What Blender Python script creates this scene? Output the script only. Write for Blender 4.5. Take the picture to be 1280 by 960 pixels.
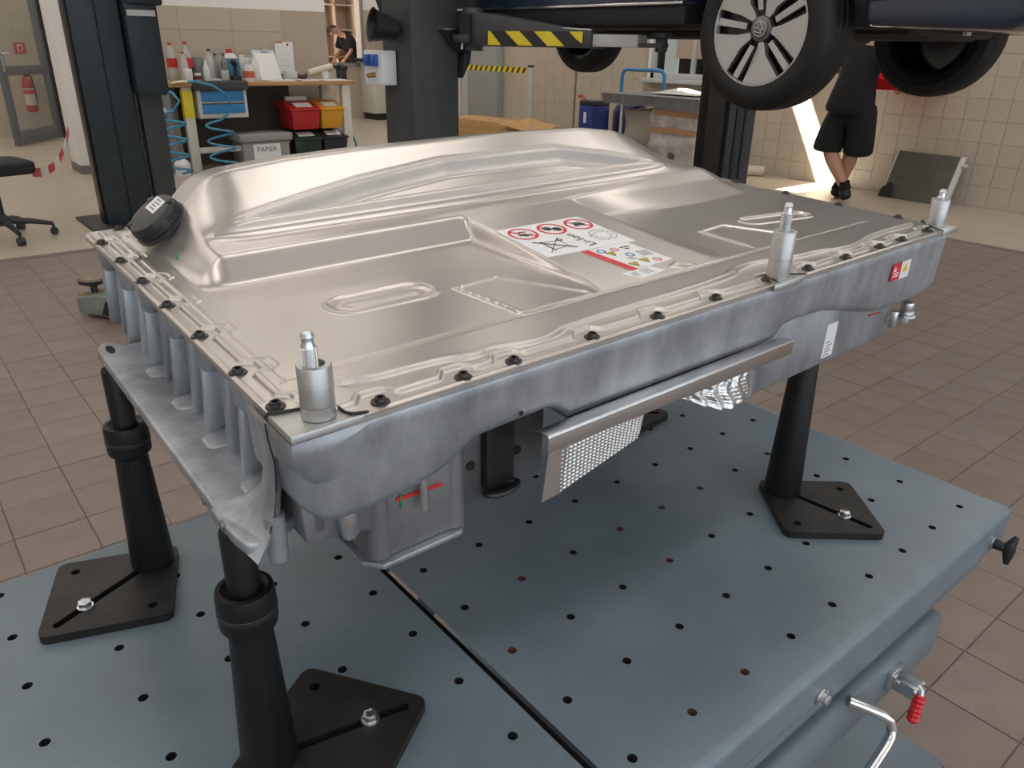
import bpy, bmesh, math, random
import numpy as np
from mathutils import Vector, Matrix
random.seed(7)
pi = math.pi
sc = bpy.context.scene
col = sc.collection
for o in list(bpy.data.objects): bpy.data.objects.remove(o)

# ---------------------------------------------------------------- camera
PITCH, ROLL, YAW = 0.41585, 0.018589, 0.690253
cam = bpy.data.cameras.new('camera'); cam.sensor_width = 36.0; cam.lens = 959.5/1280*36.0
cam.clip_start = 0.02; cam.clip_end = 100
camo = bpy.data.objects.new('camera', cam); col.objects.link(camo)
_cp, _sp, _cy, _sy = math.cos(PITCH), math.sin(PITCH), math.cos(YAW), math.sin(YAW)
_r = Vector((_cy, -_sy, 0)); _f = Vector((_sy*_cp, _cy*_cp, -_sp)); _u = Vector((_sy*_sp, _cy*_sp, _cp))
_R = _r*math.cos(ROLL)+_u*math.sin(ROLL); _U = _u*math.cos(ROLL)-_r*math.sin(ROLL)
camo.matrix_world = Matrix(((_R.x, _U.x, -_f.x, -0.4794), (_R.y, _U.y, -_f.y, -0.3674), (_R.z, _U.z, -_f.z, 1.3936), (0, 0, 0, 1)))
sc.camera = camo

# ---------------------------------------------------------------- world, sun, exposure
w = bpy.data.worlds.new('world'); sc.world = w; w.use_nodes = True
bg = w.node_tree.nodes['Background']; bg.inputs[0].default_value = (0.82, 0.91, 1.0, 1); bg.inputs[1].default_value = 2.0
sun = bpy.data.lights.new('sun', 'SUN'); sun.energy = 70; sun.angle = 0.009; sun.color = (1, 0.93, 0.82)
suno = bpy.data.objects.new('sun', sun); col.objects.link(suno)
SUND = Vector((0.62, -0.50, -0.86)).normalized()
suno.rotation_euler = SUND.to_track_quat('-Z', 'Y').to_euler(); suno.location = (0, 12, 12)
LAMP = 3.9
vs = sc.view_settings; vs.view_transform = 'Standard'; vs.look = 'None'; vs.exposure = 0.0; vs.gamma = 1.0; vs.use_curve_mapping = False

# ---------------------------------------------------------------- materials
MATS = {}
def mat(name, c, rough=0.5, metal=0.0, var=0.0, vscale=8.0, vstretch=(1, 1, 1), bump=0.0, bscale=60.0, emit=0.0, trans=0.0, alpha=1.0, coat=0.0, c2=None, spec=0.5, rvar=0.0):
    if name in MATS: return MATS[name]
    m = bpy.data.materials.new(name); m.use_nodes = True
    nt = m.node_tree; b = nt.nodes['Principled BSDF']
    b.inputs['Base Color'].default_value = (*c, 1); b.inputs['Roughness'].default_value = rough; b.inputs['Metallic'].default_value = metal
    b.inputs['Specular IOR Level'].default_value = spec
    if coat: b.inputs['Coat Weight'].default_value = coat; b.inputs['Coat Roughness'].default_value = 0.15
    if trans: b.inputs['Transmission Weight'].default_value = trans
    if alpha < 1: b.inputs['Alpha'].default_value = alpha
    if emit: b.inputs['Emission Color'].default_value = (*c, 1); b.inputs['Emission Strength'].default_value = emit
    tc = nt.nodes.new('ShaderNodeTexCoord')
    if var or c2:
        mp = nt.nodes.new('ShaderNodeMapping'); mp.inputs['Scale'].default_value = vstretch
        n = nt.nodes.new('ShaderNodeTexNoise'); n.inputs['Scale'].default_value = vscale; n.inputs['Detail'].default_value = 6; n.inputs['Roughness'].default_value = 0.65
        r = nt.nodes.new('ShaderNodeValToRGB')
        k = c2 if c2 else tuple(x*(1-var) for x in c)
        h = tuple(min(1, x*(1+var*0.6)) for x in c)
        r.color_ramp.elements[0].color = (*k, 1); r.color_ramp.elements[1].color = (*h, 1)
        r.color_ramp.elements[0].position = 0.34; r.color_ramp.elements[1].position = 0.68
        nt.links.new(tc.outputs['Object'], mp.inputs[0]); nt.links.new(mp.outputs[0], n.inputs['Vector']); nt.links.new(n.outputs[0], r.inputs[0]); nt.links.new(r.outputs[0], b.inputs['Base Color'])
        if rvar:
            mr = nt.nodes.new('ShaderNodeMapRange'); mr.inputs[3].default_value = rough-rvar; mr.inputs[4].default_value = rough+rvar
            nt.links.new(n.outputs[0], mr.inputs[0]); nt.links.new(mr.outputs[0], b.inputs['Roughness'])
    if bump:
        n2 = nt.nodes.new('ShaderNodeTexNoise'); n2.inputs['Scale'].default_value = bscale; n2.inputs['Detail'].default_value = 3
        bp = nt.nodes.new('ShaderNodeBump'); bp.inputs['Strength'].default_value = bump; bp.inputs['Distance'].default_value = 0.002
        nt.links.new(tc.outputs['Object'], n2.inputs['Vector']); nt.links.new(n2.outputs[0], bp.inputs['Height']); nt.links.new(bp.outputs[0], b.inputs['Normal'])
    MATS[name] = m
    return m

alu_lid = mat('satin_sheet_aluminium', (0.585, 0.545, 0.51), 0.285, 0.86, var=0.06, vscale=3.0, spec=0.5)
alu_cast = mat('cast_aluminium', (0.43, 0.45, 0.48), 0.48, 0.80, var=0.36, vscale=10.0, vstretch=(1.3, 1.3, 0.55), bump=0.10, bscale=120)
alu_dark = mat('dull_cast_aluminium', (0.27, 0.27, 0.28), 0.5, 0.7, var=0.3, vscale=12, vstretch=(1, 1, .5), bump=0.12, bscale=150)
alu_turn = mat('turned_aluminium', (0.56, 0.56, 0.555), 0.42, 0.92, var=0.06, vscale=40, vstretch=(.2, .2, 6))
steel = mat('zinc_steel', (0.68, 0.70, 0.72), 0.28, 1.0, var=0.12, vscale=40)
foil = mat('embossed_foil', (0.70, 0.69, 0.675), 0.30, 1.0, var=0.05, vscale=20, bump=0.15, bscale=300)
black_steel = mat('blackened_steel', (0.007, 0.007, 0.0075), 0.42, 0.0, var=0.3, vscale=14, bump=0.06, bscale=200, spec=0.35)
plate_steel = mat('oiled_black_plate', (0.030, 0.028, 0.027), 0.46, 0.4, var=0.45, vscale=16, bump=0.08, bscale=140)
black_pl = mat('black_plastic', (0.016, 0.017, 0.018), 0.42)
black_bolt = mat('black_oxide_bolt', (0.05, 0.047, 0.044), 0.28, 0.75)
seal_m = mat('black_sealant', (0.008, 0.008, 0.008), 0.35)
table_m = mat('blue_grey_table_paint', (0.162, 0.207, 0.243), 0.34, 0.0, var=0.16, vscale=5, bump=0.05, bscale=700, rvar=0.05)
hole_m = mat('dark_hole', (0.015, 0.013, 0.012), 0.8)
rust_m = mat('rusty_hole', (0.16, 0.065, 0.04), 0.8)
white_p = mat('white_paper', (0.80, 0.80, 0.80), 0.45)
red_p = mat('red_print', (0.62, 0.02, 0.035), 0.45)
black_p = mat('black_print', (0.015, 0.015, 0.015), 0.5)
grey_p = mat('grey_print', (0.25, 0.25, 0.26), 0.5)
yel_p = mat('yellow_print', (0.80, 0.55, 0.02), 0.5)
blue_p = mat('blue_print', (0.03, 0.12, 0.45), 0.5)
redmark = mat('red_marker', (0.60, 0.03, 0.02), 0.5)
greenmark = mat('green_marker', (0.02, 0.25, 0.08), 0.5)

# ---------------------------------------------------------------- mesh helpers
class G:
    def __init__(s): s.v = []; s.f = []
    def add(s, vs_, fs_):
        n = len(s.v); s.v += [tuple(map(float, p)) for p in vs_]; s.f += [tuple(n+i for i in q) for q in fs_]; return s
    def box(s, a, b):
        (x0, y0, z0), (x1, y1, z1) = a, b
        return s.add([(x0, y0, z0), (x1, y0, z0), (x1, y1, z0), (x0, y1, z0), (x0, y0, z1), (x1, y0, z1), (x1, y1, z1), (x0, y1, z1)],
                     [(0, 3, 2, 1), (4, 5, 6, 7), (0, 1, 5, 4), (1, 2, 6, 5), (2, 3, 7, 6), (3, 0, 4, 7)])
    def cb(s, c, d): return s.box([c[i]-d[i]/2 for i in range(3)], [c[i]+d[i]/2 for i in range(3)])
    def prism(s, poly, a, b, ax='z'):
        """extrude 2D polygon (CCW) along axis: z:(x,y) y:(x,z) x:(y,z)"""
        n = len(poly)
        def P(p, t): return (p[0], p[1], t) if ax == 'z' else ((p[0], t, p[1]) if ax == 'y' else (t, p[0], p[1]))
        vs_ = [P(p, a) for p in poly]+[P(p, b) for p in poly]
        return s.add(vs_, [tuple(range(n))[::-1], tuple(range(n, 2*n))]+[(i, (i+1) % n, n+(i+1) % n, n+i) for i in range(n)])
    def ring(s, p0, p1, r0, r1=None, n=24, cap=True):
        r1 = r0 if r1 is None else r1
        return s.lathe([(r0, 0), (r1, (Vector(p1)-Vector(p0)).length)], p0, Vector(p1)-Vector(p0), n, cap)
    cyl = ring
    def lathe(s, prof, o=(0, 0, 0), axis=(0, 0, 1), n=24, cap=True, a0=0.0):
        q = Vector((0, 0, 1)).rotation_difference(Vector(axis).normalized()).to_matrix(); o = Vector(o)
        vs_ = []
        for r, z in prof:
            for i in range(n):
                a = a0+2*pi*i/n; vs_.append(o+q@Vector((r*math.cos(a), r*math.sin(a), z)))
        fs_ = []
        for k in range(len(prof)-1):
            for i in range(n):
                j = (i+1) % n; fs_.append((k*n+i, k*n+j, (k+1)*n+j, (k+1)*n+i))
        if cap:
            if prof[0][0] > 1e-6: fs_.append(tuple(range(n))[::-1])
            if prof[-1][0] > 1e-6: fs_.append(tuple((len(prof)-1)*n+i for i in range(n)))
        return s.add(vs_, fs_)
    def tube(s, path, r, n=8, cap=True, closed=False):
        P = [Vector(p) for p in path]; m = len(P); vs_ = []
        rr = r if hasattr(r, '__len__') else [r]*m
        t0 = (P[1]-P[0]).normalized(); up = Vector((0, 0, 1)) if abs(t0.z) < .9 else Vector((1, 0, 0)); nx = t0.cross(up).normalized()
        for i in range(m):
            t = ((P[(i+1) % m] if closed or i < m-1 else P[i])-(P[i-1] if closed or i > 0 else P[i])).normalized()
            nx = (nx-t*nx.dot(t)).normalized(); ny = t.cross(nx)
            for k in range(n):
                a = 2*pi*k/n; vs_.append(P[i]+(nx*math.cos(a)+ny*math.sin(a))*rr[i])
        fs_ = [(i*n+k, i*n+(k+1) % n, ((i+1) % m)*n+(k+1) % n, ((i+1) % m)*n+k) for i in range(m if closed else m-1) for k in range(n)]
        if cap and not closed: fs_ += [tuple(range(n))[::-1], tuple((m-1)*n+k for k in range(n))]
        return s.add(vs_, fs_)
    def sph(s, c, r, n=16, m=10, sc_=(1, 1, 1)):
        vs_ = []; fs_ = []
        for j in range(m+1):
            for i in range(n):
                a = 2*pi*i/n; b = -pi/2+pi*j/m
                vs_.append((c[0]+r*sc_[0]*math.cos(a)*math.cos(b), c[1]+r*sc_[1]*math.sin(a)*math.cos(b), c[2]+r*sc_[2]*math.sin(b)))
        for j in range(m):
            for i in range(n): fs_.append((j*n+i, j*n+(i+1) % n, (j+1)*n+(i+1) % n, (j+1)*n+i))
        return s.add(vs_, fs_)
    def grid(s, fn, nu, nv):
        vs_ = [fn(i/nu, j/nv) for j in range(nv+1) for i in range(nu+1)]
        return s.add(vs_, [(j*(nu+1)+i, j*(nu+1)+i+1, (j+1)*(nu+1)+i+1, (j+1)*(nu+1)+i) for j in range(nv) for i in range(nu)])
    def xf(s, M):
        s.v = [tuple(M@Vector(p)) for p in s.v]; return s
    def mesh(s, name, m, bev=0.0, seg=2, ang=32, sub=0):
        me = bpy.data.meshes.new(name); me.from_pydata(s.v, [], s.f); me.validate()
        bm = bmesh.new(); bm.from_mesh(me)
        bmesh.ops.remove_doubles(bm, verts=bm.verts, dist=1e-6)
        bmesh.ops.recalc_face_normals(bm, faces=bm.faces)
        if bev:
            es = [e for e in bm.edges if len(e.link_faces) == 2 and e.calc_face_angle(0) > math.radians(30)]
            bmesh.ops.bevel(bm, geom=es, offset=bev, segments=seg, affect='EDGES', profile=0.5, clamp_overlap=True)
        bm.to_mesh(me); bm.free()
        me.polygons.foreach_set('use_smooth', [True]*len(me.polygons)); me.set_sharp_from_angle(angle=math.radians(ang))
        if m: me.materials.append(m)
        return me
def put(name, me, parent=None, loc=None):
    o = bpy.data.objects.new(name, me); col.objects.link(o)
    if parent: o.parent = parent
    if loc is not None: o.location = loc
    return o
def ob(name, g, m, parent=None, bev=0.0, seg=2, ang=32, loc=None):
    return put(name, g.mesh(name, m, bev, seg, ang), parent, loc)
def tag(o, label, cat, group=None):
    o['label'] = label; o['category'] = cat
    if group: o['group'] = group
    return o
def thing(name, label, cat, loc=(0, 0, 0), rz=0.0, group=None):
    o = bpy.data.objects.new(name, None); col.objects.link(o); o.location = loc; o.rotation_euler = (0, 0, rz); o.empty_display_size = 0.1
    return tag(o, label, cat, group)
def struct(name, g, m, bev=0.0, parent=None):
    o = ob(name, g, m, parent, bev)
    if not parent: o['kind'] = 'structure'
    return o
def single(name, label, cat, g, m, loc=(0, 0, 0), rz=0.0, bev=0.0, group=None, ang=32):
    o = ob(name, g, m, None, bev, ang=ang); o.location = loc; o.rotation_euler = (0, 0, rz); return tag(o, label, cat, group)
def textmesh(s, size):
    c = bpy.data.curves.new('lettering', 'FONT'); c.body = s; c.size = size; c.align_x = 'CENTER'; c.align_y = 'CENTER'; c.resolution_u = 2
    o = bpy.data.objects.new('lettering', c); col.objects.link(o); bpy.context.view_layer.update()
    me = bpy.data.meshes.new_from_object(o.evaluated_get(bpy.context.evaluated_depsgraph_get()))
    bpy.data.objects.remove(o); bpy.data.curves.remove(c)
    g = G(); g.v = [tuple(v.co) for v in me.vertices]; g.f = [tuple(p.vertices) for p in me.polygons]
    return g
def circ(c, r, n=24, a0=0): return [(c[0]+r*math.cos(a0+2*pi*i/n), c[1]+r*math.sin(a0+2*pi*i/n)) for i in range(n)]
def rrect(x0, y0, x1, y1, r, n=5):
    o = []
    for cx, cy, a in ((x1-r, y0+r, -pi/2), (x1-r, y1-r, 0), (x0+r, y1-r, pi/2), (x0+r, y0+r, pi)):
        o += [(cx+r*math.cos(a+pi/2*i/n), cy+r*math.sin(a+pi/2*i/n)) for i in range(n+1)]
    return o

# ================================================================ THE ROOM
X1, Y1, YB, CZ = 8.0, 14.1, 9.65, 4.6       # right wall, far wall, bench wall, ceiling
tile_brown = [mat('brown_floor_tile_%s' % k, c, 0.42, 0, var=0.14, vscale=7, bump=0.05, bscale=90) for k, c in (('a', (0.215, 0.165, 0.138)), ('b', (0.205, 0.156, 0.130)), ('c', (0.225, 0.175, 0.148)))]
grout = mat('dark_grout', (0.165, 0.130, 0.110), 0.8)
floor_l = mat('pale_screed_tile', (0.46, 0.395, 0.315), 0.38, 0, var=0.10, vscale=2)
wall_w = mat('white_wall_paint', (0.80, 0.79, 0.77), 0.7)
tile_w = [mat('beige_wall_tile_%s' % k, c, 0.34, 0, var=0.05, vscale=2) for k, c in (('a', (0.50, 0.435, 0.345)), ('b', (0.48, 0.42, 0.335)))]
wgrout = mat('beige_grout', (0.43, 0.372, 0.297), 0.8)
ceil_m = mat('white_ceiling', (0.80, 0.79, 0.77), 0.8)

floor = struct('floor', G().box((-7, -6, -.2), (X1, Y1+1.2, -.003)), grout)
FX, FY, T = 6.3, 5.78, 0.2
lf = G().box((FX, -6, -.1), (X1, Y1+1.2, 0)).box((-7, FY, -.1), (FX, Y1+1.2, 0))
ob('pale_floor_field', lf, floor_l, floor)
camv = camo.matrix_world.inverted()
def inview(p, mx=60):
    q = camv@Vector(p)
    if q.z > -.05: return False
    x = 640+959.5*q.x/-q.z; y = 480-959.5*q.y/-q.z
    return -mx < x < 1280+mx and -mx < y < 960+mx
tme = [G().box((-.0988, -.0988, -.02), (.0985, .0985, 0)).mesh('floor_tile', m, 0.0012, 1) for m in tile_brown]
cells = []; rest = G()
for i in range(-33, 31):
    for j in range(-29, 29):
        x, y = 0.09+i*T, -0.035+j*T+.0
        if x+.1 > FX or y+.1 > FY or x < -6.9: continue
        vis = inview((x, y, 0)) and not (-1.6 < x < 0.8 and -0.0 < y < 0.65)
        cells.append(((0 if vis else 1000)+math.hypot(x+.48, y+.37), x, y))
cells.sort()
for k, (d, x, y) in enumerate(cells):
    if k < 300: put('floor_tile', tme[random.randrange(3)], floor, (x, y, random.uniform(-.0006, .0006)))
    else: rest.box((x-.0985, y-.0985, -.02), (x+.0985, y+.0985, 0))
rt = ob('floor_tiles_beyond', rest, tile_brown[0], floor); rt['kind'] = 'stuff'

def tiled_wall(wall, plane, pos, a0, a1, z0, z1, tw, th, limit, vis=True, sgn=-1):
    """tiles as parts of a wall; plane 'x' or 'y' gives the wall normal axis"""
    th_ = .012
    if plane == 'x': mk = lambda m: G().box((-th_/2, -tw/2+.0015, -th/2+.0015), (th_/2, tw/2-.0015, th/2-.0015)).mesh('wall_tile', m, .0015, 1)
    else: mk = lambda m: G().box((-tw/2+.0015, -th_/2, -th/2+.0015), (tw/2-.0015, th_/2, th/2-.0015)).mesh('wall_tile', m, .0015, 1)
    mes = [mk(m) for m in tile_w]; lst = []
    na = int((a1-a0)/tw); nz = int((z1-z0)/th)
    for i in range(na):
        for j in range(nz):
            a = a0+(i+.5)*tw; z = z0+(j+.5)*th
            p = (pos, a, z) if plane == 'x' else (a, pos, z)
            lst.append(((0 if inview(p, 20) else 1000)+abs(z-.7)*.3+math.hypot(p[0]+.48, p[1]+.37), p))
    lst.sort(); r = G()
    for k, (d, p) in enumerate(lst):
        if k < limit and d < 900: put('wall_tile', mes[random.randrange(2)], wall, p)
        else:
            h = (th_/2, tw/2-.0015, th/2-.0015) if plane == 'x' else (tw/2-.0015, th_/2, th/2-.0015)
            r.box([p[i]-h[i] for i in range(3)], [p[i]+h[i] for i in range(3)])
    if r.v: q = ob('wall_tiles_beyond', r, tile_w[0], wall); q['kind'] = 'stuff'

# right wall with a window opening (y 6.05..7.1, z 1.02..2.3)
g = G()
for a, b in (((X1, -6, 0), (X1+.25, 6.05, CZ)), ((X1, 7.1, 0), (X1+.25, Y1+1.2, CZ)), ((X1, 6.05, 0), (X1+.25, 7.1, 1.02)), ((X1, 6.05, 2.3), (X1+.25, 7.1, CZ))): g.box(a, b)
wr = struct('wall_right', g, wall_w)
ob('grout_bed', G().box((X1-.004, -6, 0), (X1, 6.0, 2.0)).box((X1-.004, 7.15, 0), (X1, Y1, 2.0)).box((X1-.004, 6.0, 0), (X1, 7.15, .97)), wgrout, wr)
tiled_wall(wr, 'x', X1-.006, 2.0-40*.2, 6.0, 0.0, 2.0, .2, .2, 170)
tiled_wall(wr, 'x', X1-.006, 7.2, 14.0, 0.0, 2.0, .2, .2, 110)
# bench wall: tile dado with white above, ends in the white pillar on the left
wb = struct('wall_bench', G().box((1.46, YB, 0), (4.56, YB+.2, CZ)), wall_w)
ob('grout_bed', G().box((1.46, YB-.004, 0), (4.56, YB, 1.74)), wgrout, wb)
tiled_wall(wb, 'y', YB-.006, 1.46, 4.56, .02, 1.741, .62, .245, 120)
ob('pillar', G().box((1.355, YB-.25, 0), (1.46, YB+.2, CZ)), wall_w, wb, .004)
tb = struct('baseboard_left', G().box((1.345, YB-.262, 0), (1.47, YB+.21, .09)), mat('grey_plinth', (.16, .15, .14), .6))
# far wall (with an interior window where a man works) and corridor behind the glass door
g = G()
for a, b in (((-7, Y1, 0), (6.55, Y1+.2, CZ)), ((7.52, Y1, 0), (X1, Y1+.2, CZ)), ((6.55, Y1, 0), (7.52, Y1+.2, 1.02)), ((6.55, Y1, 2.6), (7.52, Y1+.2, CZ))): g.box(a, b)
wf = struct('wall_far', g, wall_w)
ob('grout_bed', G().box((-7, Y1-.004, 0), (6.5, Y1, 1.95)).box((7.57, Y1-.004, 0), (X1, Y1, 1.95)).box((6.5, Y1-.004, 0), (7.57, Y1, .97)), wgrout, wf)
tiled_wall(wf, 'y', Y1-.006, 7.57, X1, 0.0, 1.96, .215, .245, 40)
tiled_wall(wf, 'y', Y1-.006, 4.4, 7.5, 0.0, .98, .31, .245, 60)
tiled_wall(wf, 'y', Y1-.006, .9, 2.2, 0.0, 1.96, .26, .245, 60)
struct('wall_left', G().box((-7.2, -6, 0), (-7, Y1+1.2, CZ)), wall_w)
# wall behind the camera: open workshop gates (daylight comes in)
g = G().box((-7, -6.2, 3.7), (X1, -6, CZ))
for x in (-7, -2.0, 3.1, 7.6): g.box((x, -6.2, 0), (x+.4, -6, CZ))
struct('wall_front', g, wall_w)
# ceiling with an added, unseen slot shaping the sun patch by the wall
SX0, SX1, SY0, SY1 = 3.3, 6.9, 6.84, 7.20
g = G()
for a, b in (((-7.2, -6.2, CZ), (SX0, Y1+1.2, CZ+.2)), ((SX1, -6.2, CZ), (X1+.3, Y1+1.2, CZ+.2)), ((SX0, -6.2, CZ), (SX1, SY0, CZ+.2)), ((SX0, SY1, CZ), (SX1, Y1+1.2, CZ+.2))): g.box(a, b)
struct('ceiling', g, ceil_m)
struct('wall_back_room', G().box((4.0, Y1+1.2, 0), (X1+.3, Y1+1.3, CZ)), mat('warm_room_wall', (.62, .47, .36), .7))
# ceiling lamps; the last column is added to brighten the far bay
lampw = mat('lamp_diffuser', (1.0, 0.95, 0.89), .5, emit=LAMP)
lampb = mat('lamp_housing', (.75, .75, .75), .5)
hm = G().box((-1.08, -.33, 0), (1.08, .33, .07)).mesh('housing', lampb, .01)
dm = G().box((-1.05, -.30, -.012), (1.05, .30, .0)).mesh('diffuser', lampw, .004, 1)
rows = (-3.0, -.8, 1.4, 3.6, 5.6, 8.2, 10.4, 12.6); cols = (-4.6, -1.6, 1.4, 4.4, 6.9)
nth = ('first', 'second', 'third', 'fourth', 'fifth', 'sixth', 'seventh', 'eighth')
for i, y in enumerate(rows):
    for j, x in enumerate(cols):
        if j == 4 and i in (0, 1, 4): continue
        t = thing('ceiling_lamp', 'long white ceiling lamp, %s row counted from the open gates, %s from the left wall' % (nth[i], nth[j]), 'lamp', (x, y, CZ-.07), 0, 'ceiling lamps of the workshop')
        put('housing', hm, t); put('diffuser', dm, t)

# ================================================================ LIFT TABLE
TZ = 0.70
tbl = thing('lift_table', 'blue-grey steel lift table with a grid of holes carrying the battery pack', 'table')
P_, PY = 0.1, 0.10146
def plate(xs, ys, x0, x1, y0, y1, zt=TZ, th=.012, r=.0058, n=16, rusty=()):
    """top sheet with real round holes; returns the sheet and the hole spots"""
    s = G(); spots = []
    def cuts(c, a, b):
        m = [a]+[(c[i]+c[i+1])/2 for i in range(len(c)-1)]+[b]; return m
    cx, cy = cuts(xs, x0, x1), cuts(ys, y0, y1)
    for i, x in enumerate(xs):
        for j, y in enumerate(ys):
            ax, bx, ay, by = cx[i], cx[i+1], cy[j], cy[j+1]
            out = []
            for k in range(n):
                a = 2*pi*(k+.5)/n-pi; dx, dy = math.cos(a), math.sin(a)
                t = min(((bx-x) if dx > 0 else (x-ax))/max(1e-9, abs(dx)), ((by-y) if dy > 0 else (y-ay))/max(1e-9, abs(dy)))
                out.append((x+dx*t, y+dy*t))
            # snap nearest to corners so the cells tile the sheet
            for c in ((ax, ay), (bx, ay), (bx, by), (ax, by)):
                k = min(range(n), key=lambda q: (out[q][0]-c[0])**2+(out[q][1]-c[1])**2); out[k] = c
            inn = [(x+r*math.cos(2*pi*(k+.5)/n-pi), y+r*math.sin(2*pi*(k+.5)/n-pi)) for k in range(n)]
            s.add([(*p, zt) for p in out]+[(*p, zt) for p in inn], [(k, (k+1) % n, n+(k+1) % n, n+k) for k in range(n)])
            spots.append((x, y, (i, j) in rusty))
    return s, spots
XS_R = [i*P_ for i in range(9)]; YS_R = [k*PY for k in range(8)]
XS_L = [-.0819-i*P_ for i in range(10)][::-1]; YS_L = [(k-1)*PY+.0016*PY for k in range(1, 9)]
rus = {(1, 0), (2, 0), (1, 3), (3, 2), (3, 3), (4, 3), (5, 3), (0, 2)}
def bore(m, r=.0058, n=16, th=.012):
    c = [(r*math.cos(2*pi*(k+.5)/n-pi), r*math.sin(2*pi*(k+.5)/n-pi)) for k in range(n)]
    return G().add([(*p, 0) for p in c]+[(*p, -th) for p in c], [(k, n+k, n+(k+1) % n, (k+1) % n) for k in range(n)]+[tuple(range(n, 2*n))]).mesh('hole_bore', m)
bores = (bore(hole_m), bore(rust_m))
s, sp_ = plate(XS_R, YS_R, -.037, .862, -.046, .735, rusty=rus)
tp = ob('top_plate', s, table_m, tbl)
for x, y, k in sp_: put('hole_bore', bores[k], tp, (x, y, TZ))
s, sp_ = plate(XS_L, YS_L, -1.05, -.049, -.046, .735)
tp2 = ob('top_plate', s, table_m, tbl)
for x, y, k in sp_: put('hole_bore', bores[0], tp2, (x, y, TZ))
ob('seam_channel', G().box((-.055, -.045, TZ-.05), (-.03, .735, TZ-.02)), hole_m, tbl)
def edge_profile(r=.012, dz=.06):
    return [(0, 0)]+[(r*math.sin(a), -r+r*math.cos(a)) for a in np.linspace(0, pi/2, 6)]+[(r, -dz), (r-.004, -dz), (r-.004, -.02), (0, -.012)]
def apron(p0, p1, out, dz=.06):
    g = G(); pr = edge_profile(dz=dz); o = Vector(out)
    a = [Vector(p0)+o*x+Vector((0, 0, z)) for x, z in pr]; b = [Vector(p1)+o*x+Vector((0, 0, z)) for x, z in pr]; n = len(pr)
    g.add(a+b, [(i, (i+1) % n, n+(i+1) % n, n+i) for i in range(n)]+[tuple(range(n)), tuple(range(n, 2*n))[::-1]]); return g
ob('apron', apron((-1.05, -.046, TZ), (-.049, -.046, TZ), (0, -1, 0)), table_m, tbl)
ob('apron', apron((-.037, -.046, TZ), (.862, -.046, TZ), (0, -1, 0)), table_m, tbl)
ob('apron', apron((.862, -.046, TZ), (.862, .735, TZ), (1, 0, 0), .055), table_m, tbl)
ob('apron', apron((-1.05, .735, TZ), (.862, .735, TZ), (0, 1, 0), .055), table_m, tbl)
ob('corner_cap', G().lathe([(0, 0), (.006, -.001), (.0105, -.005), (.012, -.012), (.012, -.055), (0, -.055)], (.862, -.046, TZ), n=20), table_m, tbl)
# rail in the apron side with bolt and T-knob
ob('side_slot', G().box((.02, -.0590, .643), (.27, -.0575, .646)), table_m, tbl)
ob('guide_rail', G().box((-1.0, -.055, .615), (.80, -.02, .640)), table_m, tbl, .003)
bt = ob('hex_bolt', G().cyl((.288, -.058, .652), (.288, -.062, .652), .0125, n=28).cyl((.288, -.062, .652), (.288, -.070, .652), .0072, n=6), steel, tbl, .0006)
kn = ob('clamp_knob', G().lathe([(.009, 0), (.008, .016), (.007, .022)], (.812, -.060, .655), (0, -1, 0), 16).tube([(.812-.004, -.086, .630), (.812, -.084, .645), (.812, -.083, .655), (.812, -.084, .665), (.812+.004, -.088, .680)], [.004, .008, .010, .008, .004], 12), black_pl, tbl)
ob('washer', G().cyl((.812, -.0585, .655), (.812, -.0615, .655), .0115, n=24), steel, kn)
# lower cross beam and scissor frame below
ob('lower_beam', G().box((-.9, -.058, .500), (.678, .02, .578)), table_m, tbl, .006)
ob('lower_beam', G().box((-.9, .66, .500), (.678, .72, .578)), table_m, tbl, .006)
ob('end_beam', G().box((.60, -.04, .50), (.66, .70, .57)), table_m, tbl, .004)
for sx in (-1, 1):
    for yy in (.03, .66):
        c = Vector((-.1, yy, .30)); d = Vector((.62*sx, 0, .20)); ob('scissor_arm', G().tube([c-d, c+d], .03, 4), table_m, tbl)
ob('base_frame', G().box((-.95, -.105, .05), (.76, .73, .235)), table_m, tbl, .008)
ob('base_foot', G().box((-.9, 0, 0), (-.8, .65, .05)).box((.6, 0, 0), (.7, .65, .05)), black_pl, tbl, .004)
chrome = mat('chrome_tube', (.72, .72, .72), .14, 1.0)
hp = [Vector(p_) for p_ in ((.385, -.056, .580), (.402, -.074, .571), (.418, -.090, .561), (.4275, -.099, .552), (.4305, -.104, .541), (.427, -.107, .530), (.414, -.108, .520), (.385, -.108, .503), (.345, -.108, .480), (.322, -.106, .466), (.314, -.100, .463), (.306, -.085, .468), (.29, -.05, .48))]
ob('pull_handle', G().tube(hp, .0075, 14), chrome, tbl)
# toggle clamp with red grip
tc = ob('toggle_clamp', G().box((.500, -.066, .528), (.536, -.058, .562)).box((.508, -.100, .552), (.528, -.060, .556)).box((.506, -.098, .534), (.509, -.060, .556)).box((.527, -.098, .534), (.530, -.060, .556)), steel, tbl, .001)
ob('clamp_lever', G().box((.512, -.098, .556), (.524, -.068, .561)).cyl((.502, -.096, .551), (.534, -.096, .551), .0038, n=12).cyl((.503, -.072, .551), (.533, -.072, .551), .0032, n=12).tube([(.518, -.094, .556), (.516, -.102, .553), (.513, -.104, .543)], .0048, 8), steel, tc)
gp = []
for i in range(25): gp.append((Vector((.514, -.103, .546)).lerp(Vector((.497, -.107, .507)), i/24), .0083+.0008*math.sin(i*1.57)-(.0035 if i in (0, 24) else .001 if i in (1, 23) else 0)))
ob('red_grip', G().tube([p_ for p_, r_ in gp], [r_ for p_, r_ in gp], 16), mat('red_vinyl_grip', (.62, .02, .03), .22), tc)

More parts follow.
